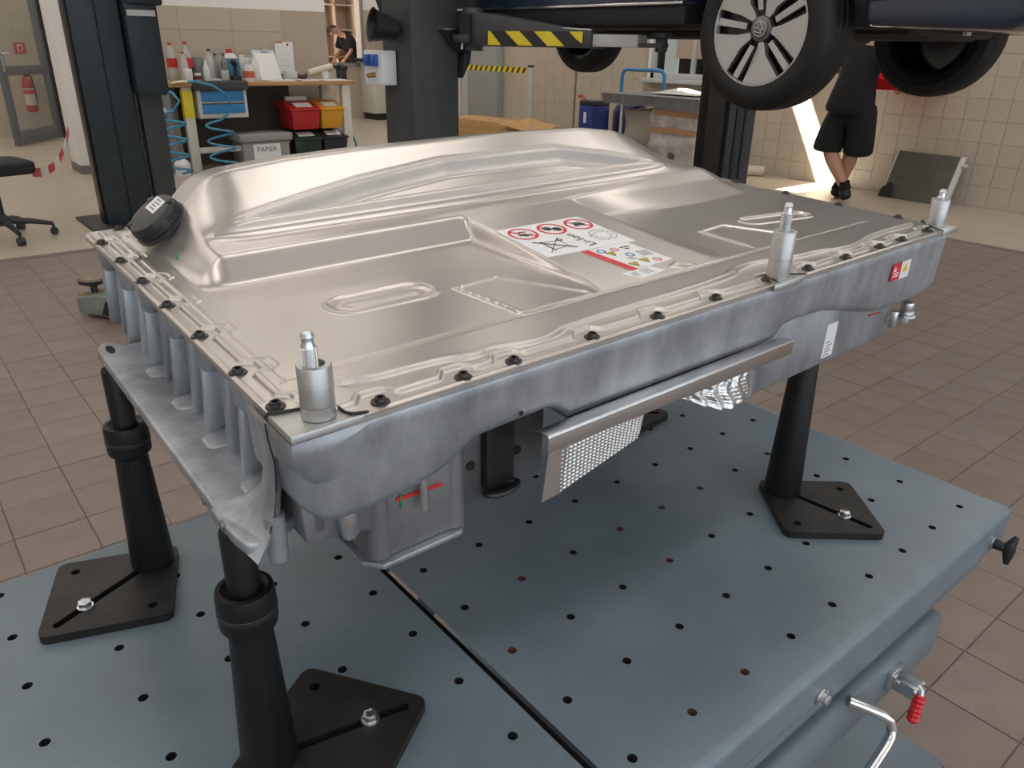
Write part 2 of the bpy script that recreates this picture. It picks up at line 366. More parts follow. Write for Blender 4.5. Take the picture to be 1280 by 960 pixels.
# ================================================================ SUPPORT STANDS
def stand(cx, cy, ang, ztop, label, collar=True, contact=None):
    """cx,cy foot of the cone; ang direction of the plate diagonal (cone -> bolt)"""
    t = thing('support_stand', label, 'stand', (cx, cy, TZ), ang, 'black adjustable stands under the battery pack')
    H, r = .078, .012
    # plate: rounded square turned 45 degrees, with a real slot along the diagonal and two holes
    ctr = Vector((.066, 0)); c45 = math.cos(pi/4)
    def tr(p): return (ctr.x+(p[0]-p[1])*c45, (p[0]+p[1])*c45)
    outer = [tr(p) for p in rrect(-H, -H, H, H, r, 4)]
    slot = [(.028+.0055*math.cos(a), .0055*math.sin(a)) for a in np.linspace(pi/2, 3*pi/2, 7)]+[(.148+.0055*math.cos(a), .0055*math.sin(a)) for a in np.linspace(-pi/2, pi/2, 7)]
    bm = bmesh.new()
    loops = [outer, slot]+[circ((.066, s_*.075), .0062, 14) for s_ in (-1, 1)]
    es = []
    for L_ in loops:
        vv = [bm.verts.new((p[0], p[1], .012)) for p in L_]
        es += [bm.edges.new((vv[i], vv[(i+1) % len(vv)])) for i in range(len(vv))]
    bmesh.ops.triangle_fill(bm, use_beauty=True, edges=es)
    ex_ = bmesh.ops.extrude_face_region(bm, geom=list(bm.faces))
    bmesh.ops.translate(bm, verts=[v for v in ex_['geom'] if isinstance(v, bmesh.types.BMVert)], vec=(0, 0, -.0118))
    bmesh.ops.recalc_face_normals(bm, faces=bm.faces)
    me = bpy.data.meshes.new('base_plate'); bm.to_mesh(me); bm.free(); me.materials.append(plate_steel); me.set_sharp_from_angle(angle=.5)
    put('base_plate', me, t)
    ob('slot_shade_sheet', G().box((.02, -.008, .0002), (.156, .008, .0010)), hole_m, t)  # dark sheet that paints the shade seen down through the slot
    zc = ztop-TZ
    if collar:
        ob('cone_tube', G().lathe([(.0275, .012), (.0285, .018), (.0205, .185), (.0205, .19)], n=40), black_steel, t)
        ob('knurled_collar', G().lathe([(.0205, .186), (.0265, .192), (.0272, .196), (.0272, .226), (.0258, .232), (.0215, .2325), (.0148, .229)], n=48), black_steel, t)
        ob('lock_ring', G().lathe([(.0258, .205), (.0277, .207), (.0277, .211), (.0258, .213)], n=48, cap=False), black_pl, t)
        ob('inner_tube', G().lathe([(.0150, .19), (.0150, zc-.003), (.0140, zc)], n=32), black_steel, t)
    else:
        ob('cone_tube', G().lathe([(.0290, .012), (.0298, .018), (.0195, zc-.004), (.018, zc)], n=40), black_steel, t)
    b = ob('hex_bolt', G().cyl((.108, 0, .012), (.108, 0, .0138), .0102, n=24).cyl((.108, 0, .0138), (.108, 0, .0205), .0085, n=6).cyl((.108, 0, .0205), (.108, 0, .0212), .0062, .005, n=16), steel, t, .0006)
    return t
stand(-.304, .228, math.radians(-11), .9965, 'black stand at the nearest battery corner, its plate bolted in the foreground')
stand(-.300, .645, math.radians(205), 1.010, 'black stand with knurled collar on the left edge of the table')
stand(.590, .204, math.radians(-85), .973, 'tapered black stand without collar under the right half of the battery', False)
stand(.535, .628, math.radians(-40), 1.025, 'black stand behind the foil heat shield, only its plate corner showing', False)
# ================================================================ BATTERY PACK (local: u along the long side, v across, w up from the lid flange)
BK = .92; _c = camo.matrix_world.translation; BN = _c+(Vector((-.2590, .1853, 1.090))-_c)*BK
_ex = Vector((1.0, -.0154, .0244)).normalized(); _ey = Vector((.0145, .999, .0360)); _ey = (_ey-_ex*_ex.dot(_ey)).normalized(); _ez = _ex.cross(_ey)
bat = thing('battery_pack', 'silver aluminium traction battery pack raised on black stands above the table', 'battery pack')
bat.matrix_world = Matrix(((_ex.x, _ey.x, _ez.x, BN.x), (_ex.y, _ey.y, _ez.y, BN.y), (_ex.z, _ey.z, _ez.z, BN.z), (0, 0, 0, 1)))@Matrix.Scale(BK, 4)
BL, BW = 1.195, 0.772
FB = [(.011, .062), (.091, .0145), (.182, .0125), (.245, .0125), (.356, .013), (.462, .0125), (.571, .013), (.690, .020), (.780, .016), (.876, .014), (.974, .014), (1.045, .015), (1.140, .020)]
LB = [(.0095, .150), (.0095, .262), (.0095, .376), (.0095, .482), (.0095, .588), (.0095, .695)]
RB = [(BL-.010, .094), (BL-.010, .210), (BL-.010, .326), (BL-.010, .45), (BL-.010, .57)]
BB = [(.05, BW-.011), (.25, BW-.011), (.45, BW-.011), (.65, BW-.011), (.85, BW-.011), (1.05, BW-.011)]
U = np.concatenate([np.arange(0, .06, .001), np.linspace(.06, BL, 640)]); V = np.concatenate([np.arange(0, .095, .001), np.linspace(.095, BW, 345)])
UU, VV = np.meshgrid(U, V)
def S(x, a, b):
    t = np.clip((x-a)/(b-a), 0, 1); return t*t*(3-2*t)
def bumpsum(x, pts, amp, half, ramp):
    r = np.zeros_like(x)
    for p in pts: r = np.maximum(r, 1-S(np.abs(x-p), half, half+ramp))
    return r*amp
def dist_poly(pts, closed=False):
    d = np.full(UU.shape, 9.0); n = len(pts)
    for i in range(n if closed else n-1):
        a = np.array(pts[i]); b = np.array(pts[(i+1) % n]); ab = b-a
        t = np.clip(((UU-a[0])*ab[0]+(VV-a[1])*ab[1])/(ab@ab+1e-12), 0, 1)
        d = np.minimum(d, np.hypot(UU-a[0]-t*ab[0], VV-a[1]-t*ab[1]))
    return d
def inside(pts):
    r = np.zeros(UU.shape, bool); n = len(pts)
    for i in range(n):
        (x0, y0), (x1, y1) = pts[i], pts[(i+1) % n]
        c = ((y0 > VV) != (y1 > VV)) & (UU < (x1-x0)*(VV-y0)/((y1-y0) if y1 != y0 else 1e-9)+x0); r ^= c
    return r
def ridge(d, h, w_): return h*np.exp(-(d/w_)**2)
def trap(d, flat, ramp): return 1-S(d, flat, flat+ramp)
# stepped rim: flange strip -> raised land, the step bows inwards round every bolt
sv = .0215+bumpsum(UU, [p[0] for p in FB[1:]], .0135, .0095, .015)
su = .0200+bumpsum(VV, [p[1] for p in LB]+[.062], .0115, .0085, .012)
def bell(t, h): return np.exp(-(t/h)**4)
tF = VV-sv; tL = UU-su
infr = S(VV, sv-.004, sv+.004)*S(UU, su-.004, su+.004)*S(BL-UU, .018, .026)*S(BW-VV, .018, .026)
land = infr
WW = .0026*infr
WW = np.maximum(WW, .0050*bell(tF-.0015, .0042)*S(UU, su, su+.006)*S(BL-UU, .016, .024))
WW = np.maximum(WW, .0050*bell(tL-.0015, .0040)*S(VV, .058, .066)*S(BW-VV, .016, .024))
WW = np.maximum(WW, .0040*bell(tL-.0135, .0040)*S(VV, .090, .10)*S(BW-VV, .04, .05))
# second long bead along the front, jogging in and out as pressed
B2 = [(.075, .078), (.085, .057), (.185, .057), (.215, .040), (.238, .050), (.275, .036), (.318, .036), (.345, .052), (.655, .050), (.685, .076), (.755, .070), (.80, .054), (.86, .054), (.895, .038), (.955, .041), (1.00, .056), (1.145, .054)]
B2s = [B2[0]]
for a, b in zip(B2, B2[1:]): B2s += [(a[0]*.7+b[0]*.3, a[1]*.7+b[1]*.3), (a[0]*.3+b[0]*.7, a[1]*.3+b[1]*.7)]
B2s.append(B2[-1])
for _ in range(2):
    q_ = [B2s[0]]
    for a, b in zip(B2s, B2s[1:]): q_ += [(a[0]*.75+b[0]*.25, a[1]*.75+b[1]*.25), (a[0]*.25+b[0]*.75, a[1]*.25+b[1]*.75)]
    B2s = q_+[B2s[-1]]
d2 = dist_poly(B2s); WW = np.maximum(WW, .0026*infr+.0050*trap(d2, .0030, .0045)*S(VV, .022, .030))
# fine double line along the flange edge
WW += .0012*np.exp(-((VV-.0055)/.0018)**2)*S(UU, .09, .10)+.0012*np.exp(-((UU-.0045)/.0018)**2)*S(VV, .07, .08)
# thin crease along the front field
for vv in (.1035, .1085): WW -= .0012*np.exp(-((VV-vv)/.0016)**2)*S(UU, .035, .05)*S(1.12-UU, 0, .03)
# rear hump ------------------------------------------------------
endl = S(UU, .052, .100)
fd = S(UU, .70, 1.0)
step1 = .030*np.clip((VV-.393+.03*fd)/(.040+.07*fd), 0, 1)*endl*(1-.0*S(UU, .75, 1.1))*S(1.190-UU, .01, .10)
TU = np.interp(U, [0, .045, .065, .10, .145, .175, .27, .40, .70, .88, .965, 1.01, 1.05, 1.09, 1.13, 1.165, BL], [0, 0, .006, .047, .089, .099, .107, .111, .113, .109, .098, .085, .064, .040, .020, .004, 0])
k = np.exp(-(np.arange(-12, 13)/5.0)**2); k /= k.sum(); TU = np.convolve(np.pad(TU, 12, mode='edge'), k, 'valid')
main = np.maximum(TU[None, :]-step1*0-.031, 0)
lower = np.minimum(TU[None, :], .031)
rise = np.clip((VV-.474-.02*(1-endl))/.128, 0, 1)
back = np.clip((BW-.030-VV)/.045, 0, 1)
hump = np.maximum(step1+.004*np.clip((VV-.433)/.04, 0, 1)*endl, 0)*back
hump = np.where(VV > .433, np.maximum(hump, 0), hump)
hump = hump+np.maximum(main-.15*np.clip(VV-.607, 0, 1)*(main > .004), 0)*rise*back
lowend = lower*np.clip((VV-.46)/.10, 0, 1)*back
hump = np.maximum(hump, lowend)
# label pad: a ramp from the step down to the crease
padm = S(UU, .4665, .4735)*(1-S(UU, .690, .735))
padh = .030*np.clip((VV-.107)/.333, 0, 1)*padm
hump = np.maximum(hump, padh)
def blur(A, n):
    for _ in range(n):
        A = (A+np.roll(A, 1, 0)+np.roll(A, -1, 0)+np.roll(A, 1, 1)+np.roll(A, -1, 1))/5
    return A
edge0 = hump.copy(); hump = blur(hump, 10); hump[:3] = 0; hump[-8:] = edge0[-8:]
# long triangular recess with bright rims on the hump face
tri = [(.112, .497), (.30, .497), (.60, .498), (1.005, .500), (.90, .528), (.775, .556), (.52, .558), (.36, .541), (.22, .518)]
dt = dist_poly(tri, True); ins = inside(tri)
rim = .0078*np.exp(-(dt/.0068)**2)
rec = np.where(ins, -.013*S(dt, .002, .018), 0)
taper = S(UU, .09, .16)*S(1.03-UU, .0, .08)
hump = hump+(rim+rec)*(.35+.65*taper)*np.where(dt < .1, 1, 0)
# embossed shapes on the field
def stadium(c0, c1, r):
    a, b = np.array(c0), np.array(c1); ab = b-a
    t = np.clip(((UU-a[0])*ab[0]+(VV-a[1])*ab[1])/(ab@ab), 0, 1); return np.hypot(UU-a[0]-t*ab[0], VV-a[1]-t*ab[1])-r
ds = stadium((.186, .252), (.268, .250), .031); WW += ridge(ds, .0020, .0030)+np.where(ds < 0, -.0030*S(-ds, 0, .016)+.0034*S(-ds, .016, .030), 0)
q1 = [(.319, .226), (.388, .233), (.452, .110), (.395, .105), (.333, .104)]
d = dist_poly(q1, True); WW += ridge(d, .0026, .0032)*S(VV, .10, .125)+np.where(inside(q1), .0012, 0)
ds = stadium((.935, .225), (1.045, .205), .022); WW += ridge(ds, .0020, .0032)+np.where(ds < 0, -.0025*S(-ds, 0, .012), 0)
q2 = [(.803, .228), (.868, .235), (.905, .150), (.86, .12), (.80, .115)]
d = dist_poly(q2, True); WW += ridge(d, .0026, .0032)*S(VV, .11, .15)
q3 = [(.617, .127), (.636, .133), (.652, .116), (.630, .110)]
d = dist_poly(q3, True); WW += ridge(d, .0022, .0024)
WW += hump*S(BW-VV, .020, .034)
WW[0] = WW[1]; WW[:, 0] = WW[:, 1]; WW = np.maximum(WW, 0)
# round the sheet's corners
PU, PV = UU.copy(), VV.copy(); R_ = .022
for cx, cy, sx, sy in ((R_, BW-R_, -1, 1), (BL-R_, BW-R_, 1, 1), (R_, R_, -1, -1)):
    dx = (UU-cx)*sx; dy = (VV-cy)*sy; m = (dx > 0) & (dy > 0); a = dx/R_; b = dy/R_
    PU = np.where(m, cx+sx*R_*a*np.sqrt(np.clip(1-b*b/2, 0, 1)), PU); PV = np.where(m, cy+sy*R_*b*np.sqrt(np.clip(1-a*a/2, 0, 1)), PV)
nu, nv = len(U), len(V)
pts = np.stack([PU, PV, WW], -1).reshape(-1, 3)
idx = np.arange(nu*nv).reshape(nv, nu)
quads = np.stack([idx[:-1, :-1], idx[:-1, 1:], idx[1:, 1:], idx[1:, :-1]], -1).reshape(-1, 4)
per = np.concatenate([idx[0, :], idx[1:, -1], idx[-1, -2::-1], idx[-2:0:-1, 0]]); m_ = len(per)
sk = pts[per].copy(); sk[:, 2] -= .0045
base = len(pts); pts = np.concatenate([pts, sk])
ar = np.arange(m_); nx = (ar+1) % m_
quads = np.concatenate([quads, np.stack([per, base+ar, base+nx, per[nx]], -1)])
lm_ = bpy.data.meshes.new('lid'); lm_.from_pydata(pts.tolist(), [], quads.tolist()); lm_.update()
lm_.polygons.foreach_set('use_smooth', [True]*len(lm_.polygons)); lm_.set_sharp_from_angle(angle=math.radians(50)); lm_.materials.append(alu_lid)
lid = put('lid', lm_, bat)
def LW(u, v):
    i = min(nu-1, int(np.searchsorted(U, u))); j = min(nv-1, int(np.searchsorted(V, v))); return float(WW[j, i])

# flange bolts: dished washer head with hex recess
bme = G().lathe([(.0, .0034), (.0028, .0034), (.0030, .0058), (.0042, .0062), (.0052, .0056), (.0056, .0030), (.0062, .0022), (.0088, .0018), (.0093, .0008), (.0093, .0), (.0, .0)], n=20).mesh('flange_bolt', black_bolt)
for p in FB+LB+RB+BB: put('flange_bolt', bme, bat, (p[0], p[1], LW(*p)-.0003))

# housing -------------------------------------------------------
prof = [(0, -.085), (.006, -.094), (.02, -.104), (.045, -.103), (.09, -.102), (.115, -.099), (.14, -.094), (.155, -.088), (.168, -.080), (.182, -.071), (.2, -.067), (.285, -.064), (.300, -.070), (.316, -.086), (.50, -.086), (.692, -.087), (.704, -.082), (.715, -.070), (.75, -.067), (.82, -.070), (.87, -.080), (.93, -.096), (.99, -.1085), (1.06, -.111), (1.13, -.1085), (1.17, -.102), (1.195, -.088)]
wbU = [p[0] for p in prof]; wbW = [p[1] for p in prof]
plan = [(.003, .12), (.001, .085)]+[(.046-.046*math.cos(a), .044-.047*math.sin(a)) for a in np.linspace(0, pi/2, 12)]
plan += [(u, -.003) for u in np.linspace(.05, 1.15, 150)]+[(1.157+.040*math.sin(a), .037-.040*math.cos(a)) for a in np.linspace(0.05, pi/2, 10)]+[(1.197, .07), (1.196, .12)]
pn_ = [Vector(p) for p in plan]; hv = []
for i, p in enumerate(pn_):
    t = (pn_[min(i+1, len(pn_)-1)]-pn_[max(i-1, 0)]).normalized(); n_ = Vector((-t.y, t.x))
    wb_ = float(np.interp(p.x, wbU, wbW)); wb_ = wb_ if p.y < .03 else wb_-.0*p.y
    wb_ = min(wb_, -.060)
    for o_, z in ((.030, -.0046), (-.0005, -.0046), (-.0015, -.0075), (-.0005, -.016), (.0005, wb_*.5), (.0015, wb_+.014), (.0035, wb_+.006), (.0085, wb_+.0015), (.016, wb_), (.060, wb_+.002)):
        q_ = p+n_*o_; hv.append((q_.x, q_.y, z))
K = 10; n_p = len(pn_)
hg = G().add(hv, [(i*K+k, (i+1)*K+k, (i+1)*K+k+1, i*K+k+1) for i in range(n_p-1) for k in range(K-1)])
hs = ob('housing_front', hg, alu_cast, bat, ang=40)
ob('housing_body', G().box((.028, .03, -.058), (1.165, .735, -.005)), alu_cast, bat, .006)
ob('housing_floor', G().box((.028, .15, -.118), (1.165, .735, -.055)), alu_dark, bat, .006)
ob('housing_rim', G().prism([(.001, .004), (BL-.001, .004), (BL-.001, BW-.012), (BL-.012, BW-.001), (.012, BW-.001), (.001, BW-.012)], -.0085, -.0043), alu_cast, bat)
ob('housing_back', G().box((.01, .72, -.12), (1.18, .765, -.006)), alu_cast, bat, .01, 3)
ob('housing_side', G().box((1.15, .03, -.11), (1.190, .75, -.006)), alu_cast, bat, .008, 3)
# left end wall: ribs with bolt bosses between flange and mounting rail
ob('end_wall', G().box((.020, .03, -.128), (.034, .755, -.006)), alu_cast, bat, .002)
for k, (u_, v_) in enumerate(LB+[(0, .205), (0, .319), (0, .43), (0, .535), (0, .64)]):
    if k < len(LB):
        ob('bolt_boss', G().lathe([(.0145, -.0090), (.0135, -.034), (.010, -.040), (0, -.041)], (.016, v_, 0), n=20), alu_cast, bat)
        ob('rib', G().prism([(.024, -.03), (.005, -.034), (-.002, -.12), (.024, -.13)], v_-.0042, v_+.0042, 'y'), alu_cast, bat, .002)
    else:
        ob('rib', G().prism([(.026, -.008), (.012, -.010), (.003, -.12), (.026, -.13)], v_-.006, v_+.006, 'y'), alu_cast, bat, .002)
for k, v_ in enumerate((.12, .235, .345, .455)):
    ob('rib_pad', G().prism([(.022, v_-.022), (.022, v_+.022), (-.008, v_+.017), (-.013, v_+.010), (-.013, v_-.010), (-.008, v_-.017)], -.128, -.1118), alu_cast, bat, .004, 3)
# mounting rail: shelf with turned-down lip and slotted ear at the far end
rail = [(-.0455, .118), (.03, .118), (.03, .575), (-.010, .575), (-.016, .590), (-.030, .600), (-.040, .595), (-.0465, .575)]
ra = ob('mounting_rail', G().prism(rail, -.1300, -.1140), alu_cast, bat, .0035, 3)
ob('rail_slot', G().prism([(-.031+.0055*math.cos(a), .566+.016*math.sin(a)) for a in np.linspace(0, 2*pi, 16, endpoint=False)], -.1139, -.1134), hole_m, ra)
for v_ in (.09, .14, .42, .50): ob('lip_hole', G().cyl((-.0472, v_, -.122), (-.0436, v_, -.122), .0045, n=12), alu_dark, ra)
# near corner bracket: curved web falling from the flange to the stand
def lerp3(P, t):
    x = t*(len(P)-1); i = min(int(x), len(P)-2); return Vector(P[i]).lerp(Vector(P[i+1]), x-i)
def smooth3(P, t, k=24):
    h = .12; return sum((lerp3(P, min(1, max(0, t+h*(j/4-.5)))) for j in range(5)), Vector((0, 0, 0)))/5
WLc = [(.006, .100, -.028), (.005, .098, -.070), (.001, .100, -.098), (-.016, .110, -.112), (-.0462, .128, -.1165)]
WRc = [(.000, .048, -.028), (-.003, .046, -.070), (-.010, .041, -.098), (-.022, .034, -.118), (-.037, .029, -.1365)]
def web(a, b):
    p = smooth3(WLc, b).lerp(smooth3(WRc, b), a); bulge = math.sin(a*pi)*.004
    return (p.x-bulge, p.y-bulge*.4, p.z)
g = G().grid(web, 18, 24); nW = len(g.v); fW = list(g.f)
g.v += [(x+.006, y+.004, z-.001) for x, y, z in g.v]; g.f += [tuple(nW+i for i in q_[::-1]) for q_ in fW]
cw = 19
for i in range(18): g.f += [(i, i+1, nW+i+1, nW+i), (24*cw+i, 24*cw+i+1, nW+24*cw+i+1, nW+24*cw+i)]
for j in range(24): g.f += [(j*cw, (j+1)*cw, nW+(j+1)*cw, nW+j*cw), (j*cw+18, (j+1)*cw+18, nW+(j+1)*cw+18, nW+j*cw+18)]
ob('corner_bracket', g, alu_cast, bat, ang=50)
ob('rail_end', G().prism([(-.0465, .122), (-.0455, .090), (-.0430, .062), (-.0395, .044), (-.030, .040), (.02, .060), (.02, .122)], -.1335, -.1200), alu_cast, bat, .003, 3)
# cone-shaped boss from the sharp pad corner to the rounded wall
PLs = [(-.0035, .088), (-.0035, .040), (-.0035, -.0035), (.034, -.0035), (.068, -.0035)]
PLr = [(.0005, .088), (.0015, .040), (.014, .012), (.040, -.003), (.068, -.003)]
PLn = [(-1, 0), (-1, -.15), (-.72, -.69), (-.2, -1), (0, -1)]
def boss(a, b):
    L3 = lambda P: lerp3([(*q_, 0) for q_ in P], a)
    sh, rd, nn = L3(PLs), smooth3([(*q_, 0) for q_ in PLr], a), L3(PLn).normalized()
    dep = float(np.interp(a, [0, .25, .55, .75, .9, 1], [.026, .036, .052, .046, .022, .004])); k_ = min(1, b/.93)
    off = .0030*min(1, b*5) if b < .95 else -.001
    p = sh.lerp(rd, k_**1.3)+nn*off
    return (p.x, p.y, -.0045-k_*dep-(.002 if b >= .95 else 0))
ob('corner_boss', G().grid(boss, 48, 14), alu_cast, bat, ang=40)
ob('casting_seam', G().tube([(-.0062, .046, -.005), (-.0066, .043, -.018), (-.0052, .041, -.034), (-.0040, .0415, -.045), (-.0028, .0465, -.060), (-.0050, .0455, -.080), (-.0105, .0415, -.098), (-.019, .036, -.112)], .0008, 6), seal_m, bat)
ob('drain_boss', G().lathe([(.0100, -.10), (.0092, -.150), (.0078, -.152), (0, -.152)], (-.010, .046, 0), n=20), alu_cast, bat)
ob('lower_lug', G().prism([(.010, -.085), (.012, -.135), (.024, -.146), (.040, -.140), (.06, -.145), (.085, -.15), (.085, -.085)], .03, .11, 'y'), alu_dark, bat, .004)
# flange bolt under the corner
ob('hex_flange_bolt', G().cyl((.054, .026, -.136), (.054, .026, -.100), .0105, n=20).cyl((.054, .026, -.142), (.054, .026, -.136), .0075, n=6), steel, bat, .0006)
# lower box, left: columns, cover plate, stud
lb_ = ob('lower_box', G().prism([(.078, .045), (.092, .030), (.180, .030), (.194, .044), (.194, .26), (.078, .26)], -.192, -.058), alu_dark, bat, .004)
ob('corner_column', G().lathe([(.013, -.058), (.0135, -.189), (.010, -.192)], (.092, .040, 0), n=20), alu_dark, lb_)
ob('corner_column', G().lathe([(.013, -.058), (.0135, -.189), (.010, -.192)], (.184, .040, 0), n=20), alu_dark, lb_)
ob('cover_plate', G().prism([(.072, .042), (.088, .023), (.186, .023), (.200, .040), (.200, .265), (.072, .265)], -.1995, -.1925), alu_cast, lb_, .0015)
ob('side_flange', G().box((.045, .10, -.178), (.085, .24, -.12)), alu_dark, lb_, .006)
ob('stud', G().cyl((.137, .020, -.141), (.137, .020, -.085), .0046, n=14), steel, bat)
ob('paint_mark', G().prism([(.110, -.1260), (.165, -.1285), (.165, -.1245), (.110, -.1215)], .0285, .0296, 'y'), redmark, bat)
ob('paint_mark', G().box((.1140, .0283, -.136), (.1157, .0296, -.119)), greenmark, bat)
# connector bay
cb_ = ob('connector_plate', G().box((.200, .058, -.192), (.330, .066, -.060)), mat('dark_bay_casting', (.15, .15, .155), .5, .6, var=.3, vscale=14), bat, .002)
ob('plug_connector', G().box((.2365, .046, -.172), (.2765, .060, -.060)), black_pl, cb_, .002)
ob('plug_collar', G().tube([(.2565+.0225*math.cos(a)*min(1, .8+.2*abs(math.cos(a))), .044+.0105*math.sin(a), -.176) for a in np.linspace(0, 2*pi, 28, endpoint=False)], .0042, 8, closed=True), black_pl, cb_)
ob('plug_face', G().prism([(.2565+.020*math.cos(a), .044+.009*math.sin(a)) for a in np.linspace(0, 2*pi, 24, endpoint=False)], -.182, -.176), hole_m, cb_)
for u_, w_ in ((.222, -.140), (.289, -.143)): ob('plate_hole', G().cyl((u_, .0565, w_), (u_, .060, w_), .0058, n=16), hole_m, cb_)
# lower box, right
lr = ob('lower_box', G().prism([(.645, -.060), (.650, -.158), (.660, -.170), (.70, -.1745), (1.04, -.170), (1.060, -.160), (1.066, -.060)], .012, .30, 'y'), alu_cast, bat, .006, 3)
ob('box_column', G().lathe([(.011, -.07), (.012, -.168), (.008, -.172)], (.676, .017, 0), n=18), alu_cast, lr)
ob('paint_mark', G().prism([(.985, -.1165), (1.022, -.1185), (1.022, -.1165), (.985, -.1140)], .0105, .0118, 'y'), redmark, lr)
ob('hex_flange_bolt', G().cyl((1.118, .010, -.136), (1.118, .010, -.119), .0105, n=18).cyl((1.118, .010, -.146), (1.118, .010, -.143), .0165, n=24).cyl((1.118, .010, -.158), (1.118, .010, -.146), .0100, n=6).cyl((1.118, .010, -.143), (1.118, .010, -.136), .013, n=24), steel, bat, .0006)
ob('stud', G().cyl((1.062, .004, -.150), (1.062, .004, -.122), .0062, n=14), steel, bat, .001)
ob('dowel_hole', G().cyl((.243, -.0046, -.052), (.243, -.0038, -.052), .0028, n=14), hole_m, hs)
# posts with threaded studs
def post(u, v, h, hs_, ring=None):
    z0 = .0036
    p = ob('spacer_sleeve', G().lathe([(.0150, z0), (.0152, z0+.001), (.0152, h-.001), (.0146, h), (.0098, h), (.0092, h-.001), (.0092, h-.030), (0, h-.030)], (u, v, 0), n=40), alu_turn, bat)
    if ring: ob('sleeve_joint', G().lathe([(.0153, ring), (.0153, ring+.0006)], (u, v, 0), n=40, cap=False), alu_dark, p)
    du, dv = (-.0035, -.0005)
    pr = []; z = h-.025
    while z < hs_-.014: pr += [(.0064, z), (.0073, z+.0007), (.0064, z+.0014)]; z += .0016
    pr += [(.0062, hs_-.013), (.0052, hs_-.011), (.0052, hs_-.006), (.0060, hs_-.005), (.0044, hs_-.001), (0, hs_)]
    ob('threaded_stud', G().lathe(pr, (u+du, v+dv, 0), n=24, cap=False), steel, p)
post(.033, .0195, .053, .0835, .0155); post(.702, .0135, .068, .106, .030); post(1.176, .0255, .048, .066)
# machined pads round the posts and black sealant lines
ob('post_pad', G().prism([(-.003, .047), (-.003, -.003), (.066, -.003), (.066, .0005), (.055, .0035), (.0515, .026), (.030, .0385), (.008, .0435)], -.0075, .0030), alu_turn, bat, .0012)
ob('sealant', G().tube([(-.004, .050, -.001), (-.001, .0465, .0030), (.006, .0435, .0032), (.018, .0405, .0036), (.030, .0375, .0034), (.045, .032, .0032), (.0525, .024, .0035), (.0535, .010, .0033), (.0570, .0035, .0034), (.0640, .0005, .0032), (.071, .0002, .0030)], [.0012, .0028, .0026, .0015, .0016, .0018, .0018, .0016, .0019, .0022, .0012], 8), seal_m, bat)
ob('post_pad', G().prism([(.668, -.006), (.700, -.0075), (.735, -.006), (.741, .0010), (.727, .010), (.716, .026), (.700, .029), (.688, .018), (.684, .004)], -.006, .0038), alu_turn, bat, .0015)
ob('sealant', G().tube([(.683, -.002, .0036), (.6855, .006, .0042), (.690, .019, .0046), (.701, .0295, .0046), (.716, .027, .0042), (.7275, .0105, .0042), (.741, .0015, .0040), (.750, -.001, .003)], [.001, .0013, .0016, .0018, .0016, .0014, .0014, .001], 8), seal_m, bat)
ob('post_pad', G().prism([(1.150, -.003), (1.200, -.003), (1.200, .052), (1.186, .052), (1.160, .030), (1.152, .010)], -.006, .0034), alu_turn, bat, .0015)
ob('sealant', G().tube([(1.148, -.003, .0034), (1.1515, .006, .0038), (1.157, .024, .0042), (1.168, .036, .0044), (1.184, .052, .0040), (1.196, .054, .003)], [.0008, .001, .0016, .0018, .0018, .001], 8), seal_m, bat)
# filler cap on the left slope of the hump
capo = Vector((.080, .618, .034)); capn = Vector((-.60, -.06, .80)).normalized()
cp_ = ob('screw_cap', G().lathe([(.0405, 0), (.0405, .006), (.0375, .007), (.0375, .021), (.0350, .0255), (.0300, .0265), (0, .0268)], capo, capn, 56), black_pl, bat)
q = Vector((0, 0, 1)).rotation_difference(capn).to_matrix()
def capP(r, a, z): return capo+q@Vector((r*math.cos(a), r*math.sin(a), z))
g = G()
for i in range(44):
    a = 2*pi*i/44
    if i % 11 in (0, 1): continue
    g.add([capP(.0373, a-.04, .009), capP(.0373, a+.04, .009), capP(.0373, a+.04, .019), capP(.0373, a-.04, .019), capP(.0388, a-.025, .010), capP(.0388, a+.025, .010), capP(.0388, a+.025, .018), capP(.0388, a-.025, .018)], [(0, 1, 5, 4), (1, 2, 6, 5), (2, 3, 7, 6), (3, 0, 4, 7), (4, 5, 6, 7)])
ob('grip_teeth', g, black_pl, cp_)
for i in range(4):
    a = pi/4+pi/2*i+.3
    ob('cap_lug', G().add([capP(r, a+da, z) for z in (.020, .0272) for r, da in ((.029, -.17), (.0385, -.14), (.0385, .14), (.029, .17))], [(0, 1, 2, 3), (4, 7, 6, 5), (0, 4, 5, 1), (1, 5, 6, 2), (2, 6, 7, 3), (3, 7, 4, 0)]), black_pl, cp_, .0008)
def capQ(x, y, z): return capo+q@Vector((x, y, z))
ob('cap_label', G().add([capQ(x, y, z) for z in (.0268, .0271) for x, y in ((.002, -.014), (.026, -.014), (.026, .020), (.002, .020))], [(3, 2, 1, 0), (4, 5, 6, 7), (0, 1, 5, 4), (1, 2, 6, 5), (2, 3, 7, 6), (3, 0, 4, 7)]), white_p, cp_)
g = G()
for i in range(4): g.add([capQ(x, y, .0273) for x, y in ((.006+i*.005, -.008+.003*(i % 2)), (.0085+i*.005, -.008+.003*(i % 2)), (.0085+i*.005, .012), (.006+i*.005, .012))], [(0, 1, 2, 3)])
ob('cap_print', g, grey_p, cp_)
ob('paint_mark', G().tube([(.066, .520, LW(.066, .52)+.0006), (.070, .535, LW(.07, .535)+.0006)], .0011, 5), greenmark, bat)
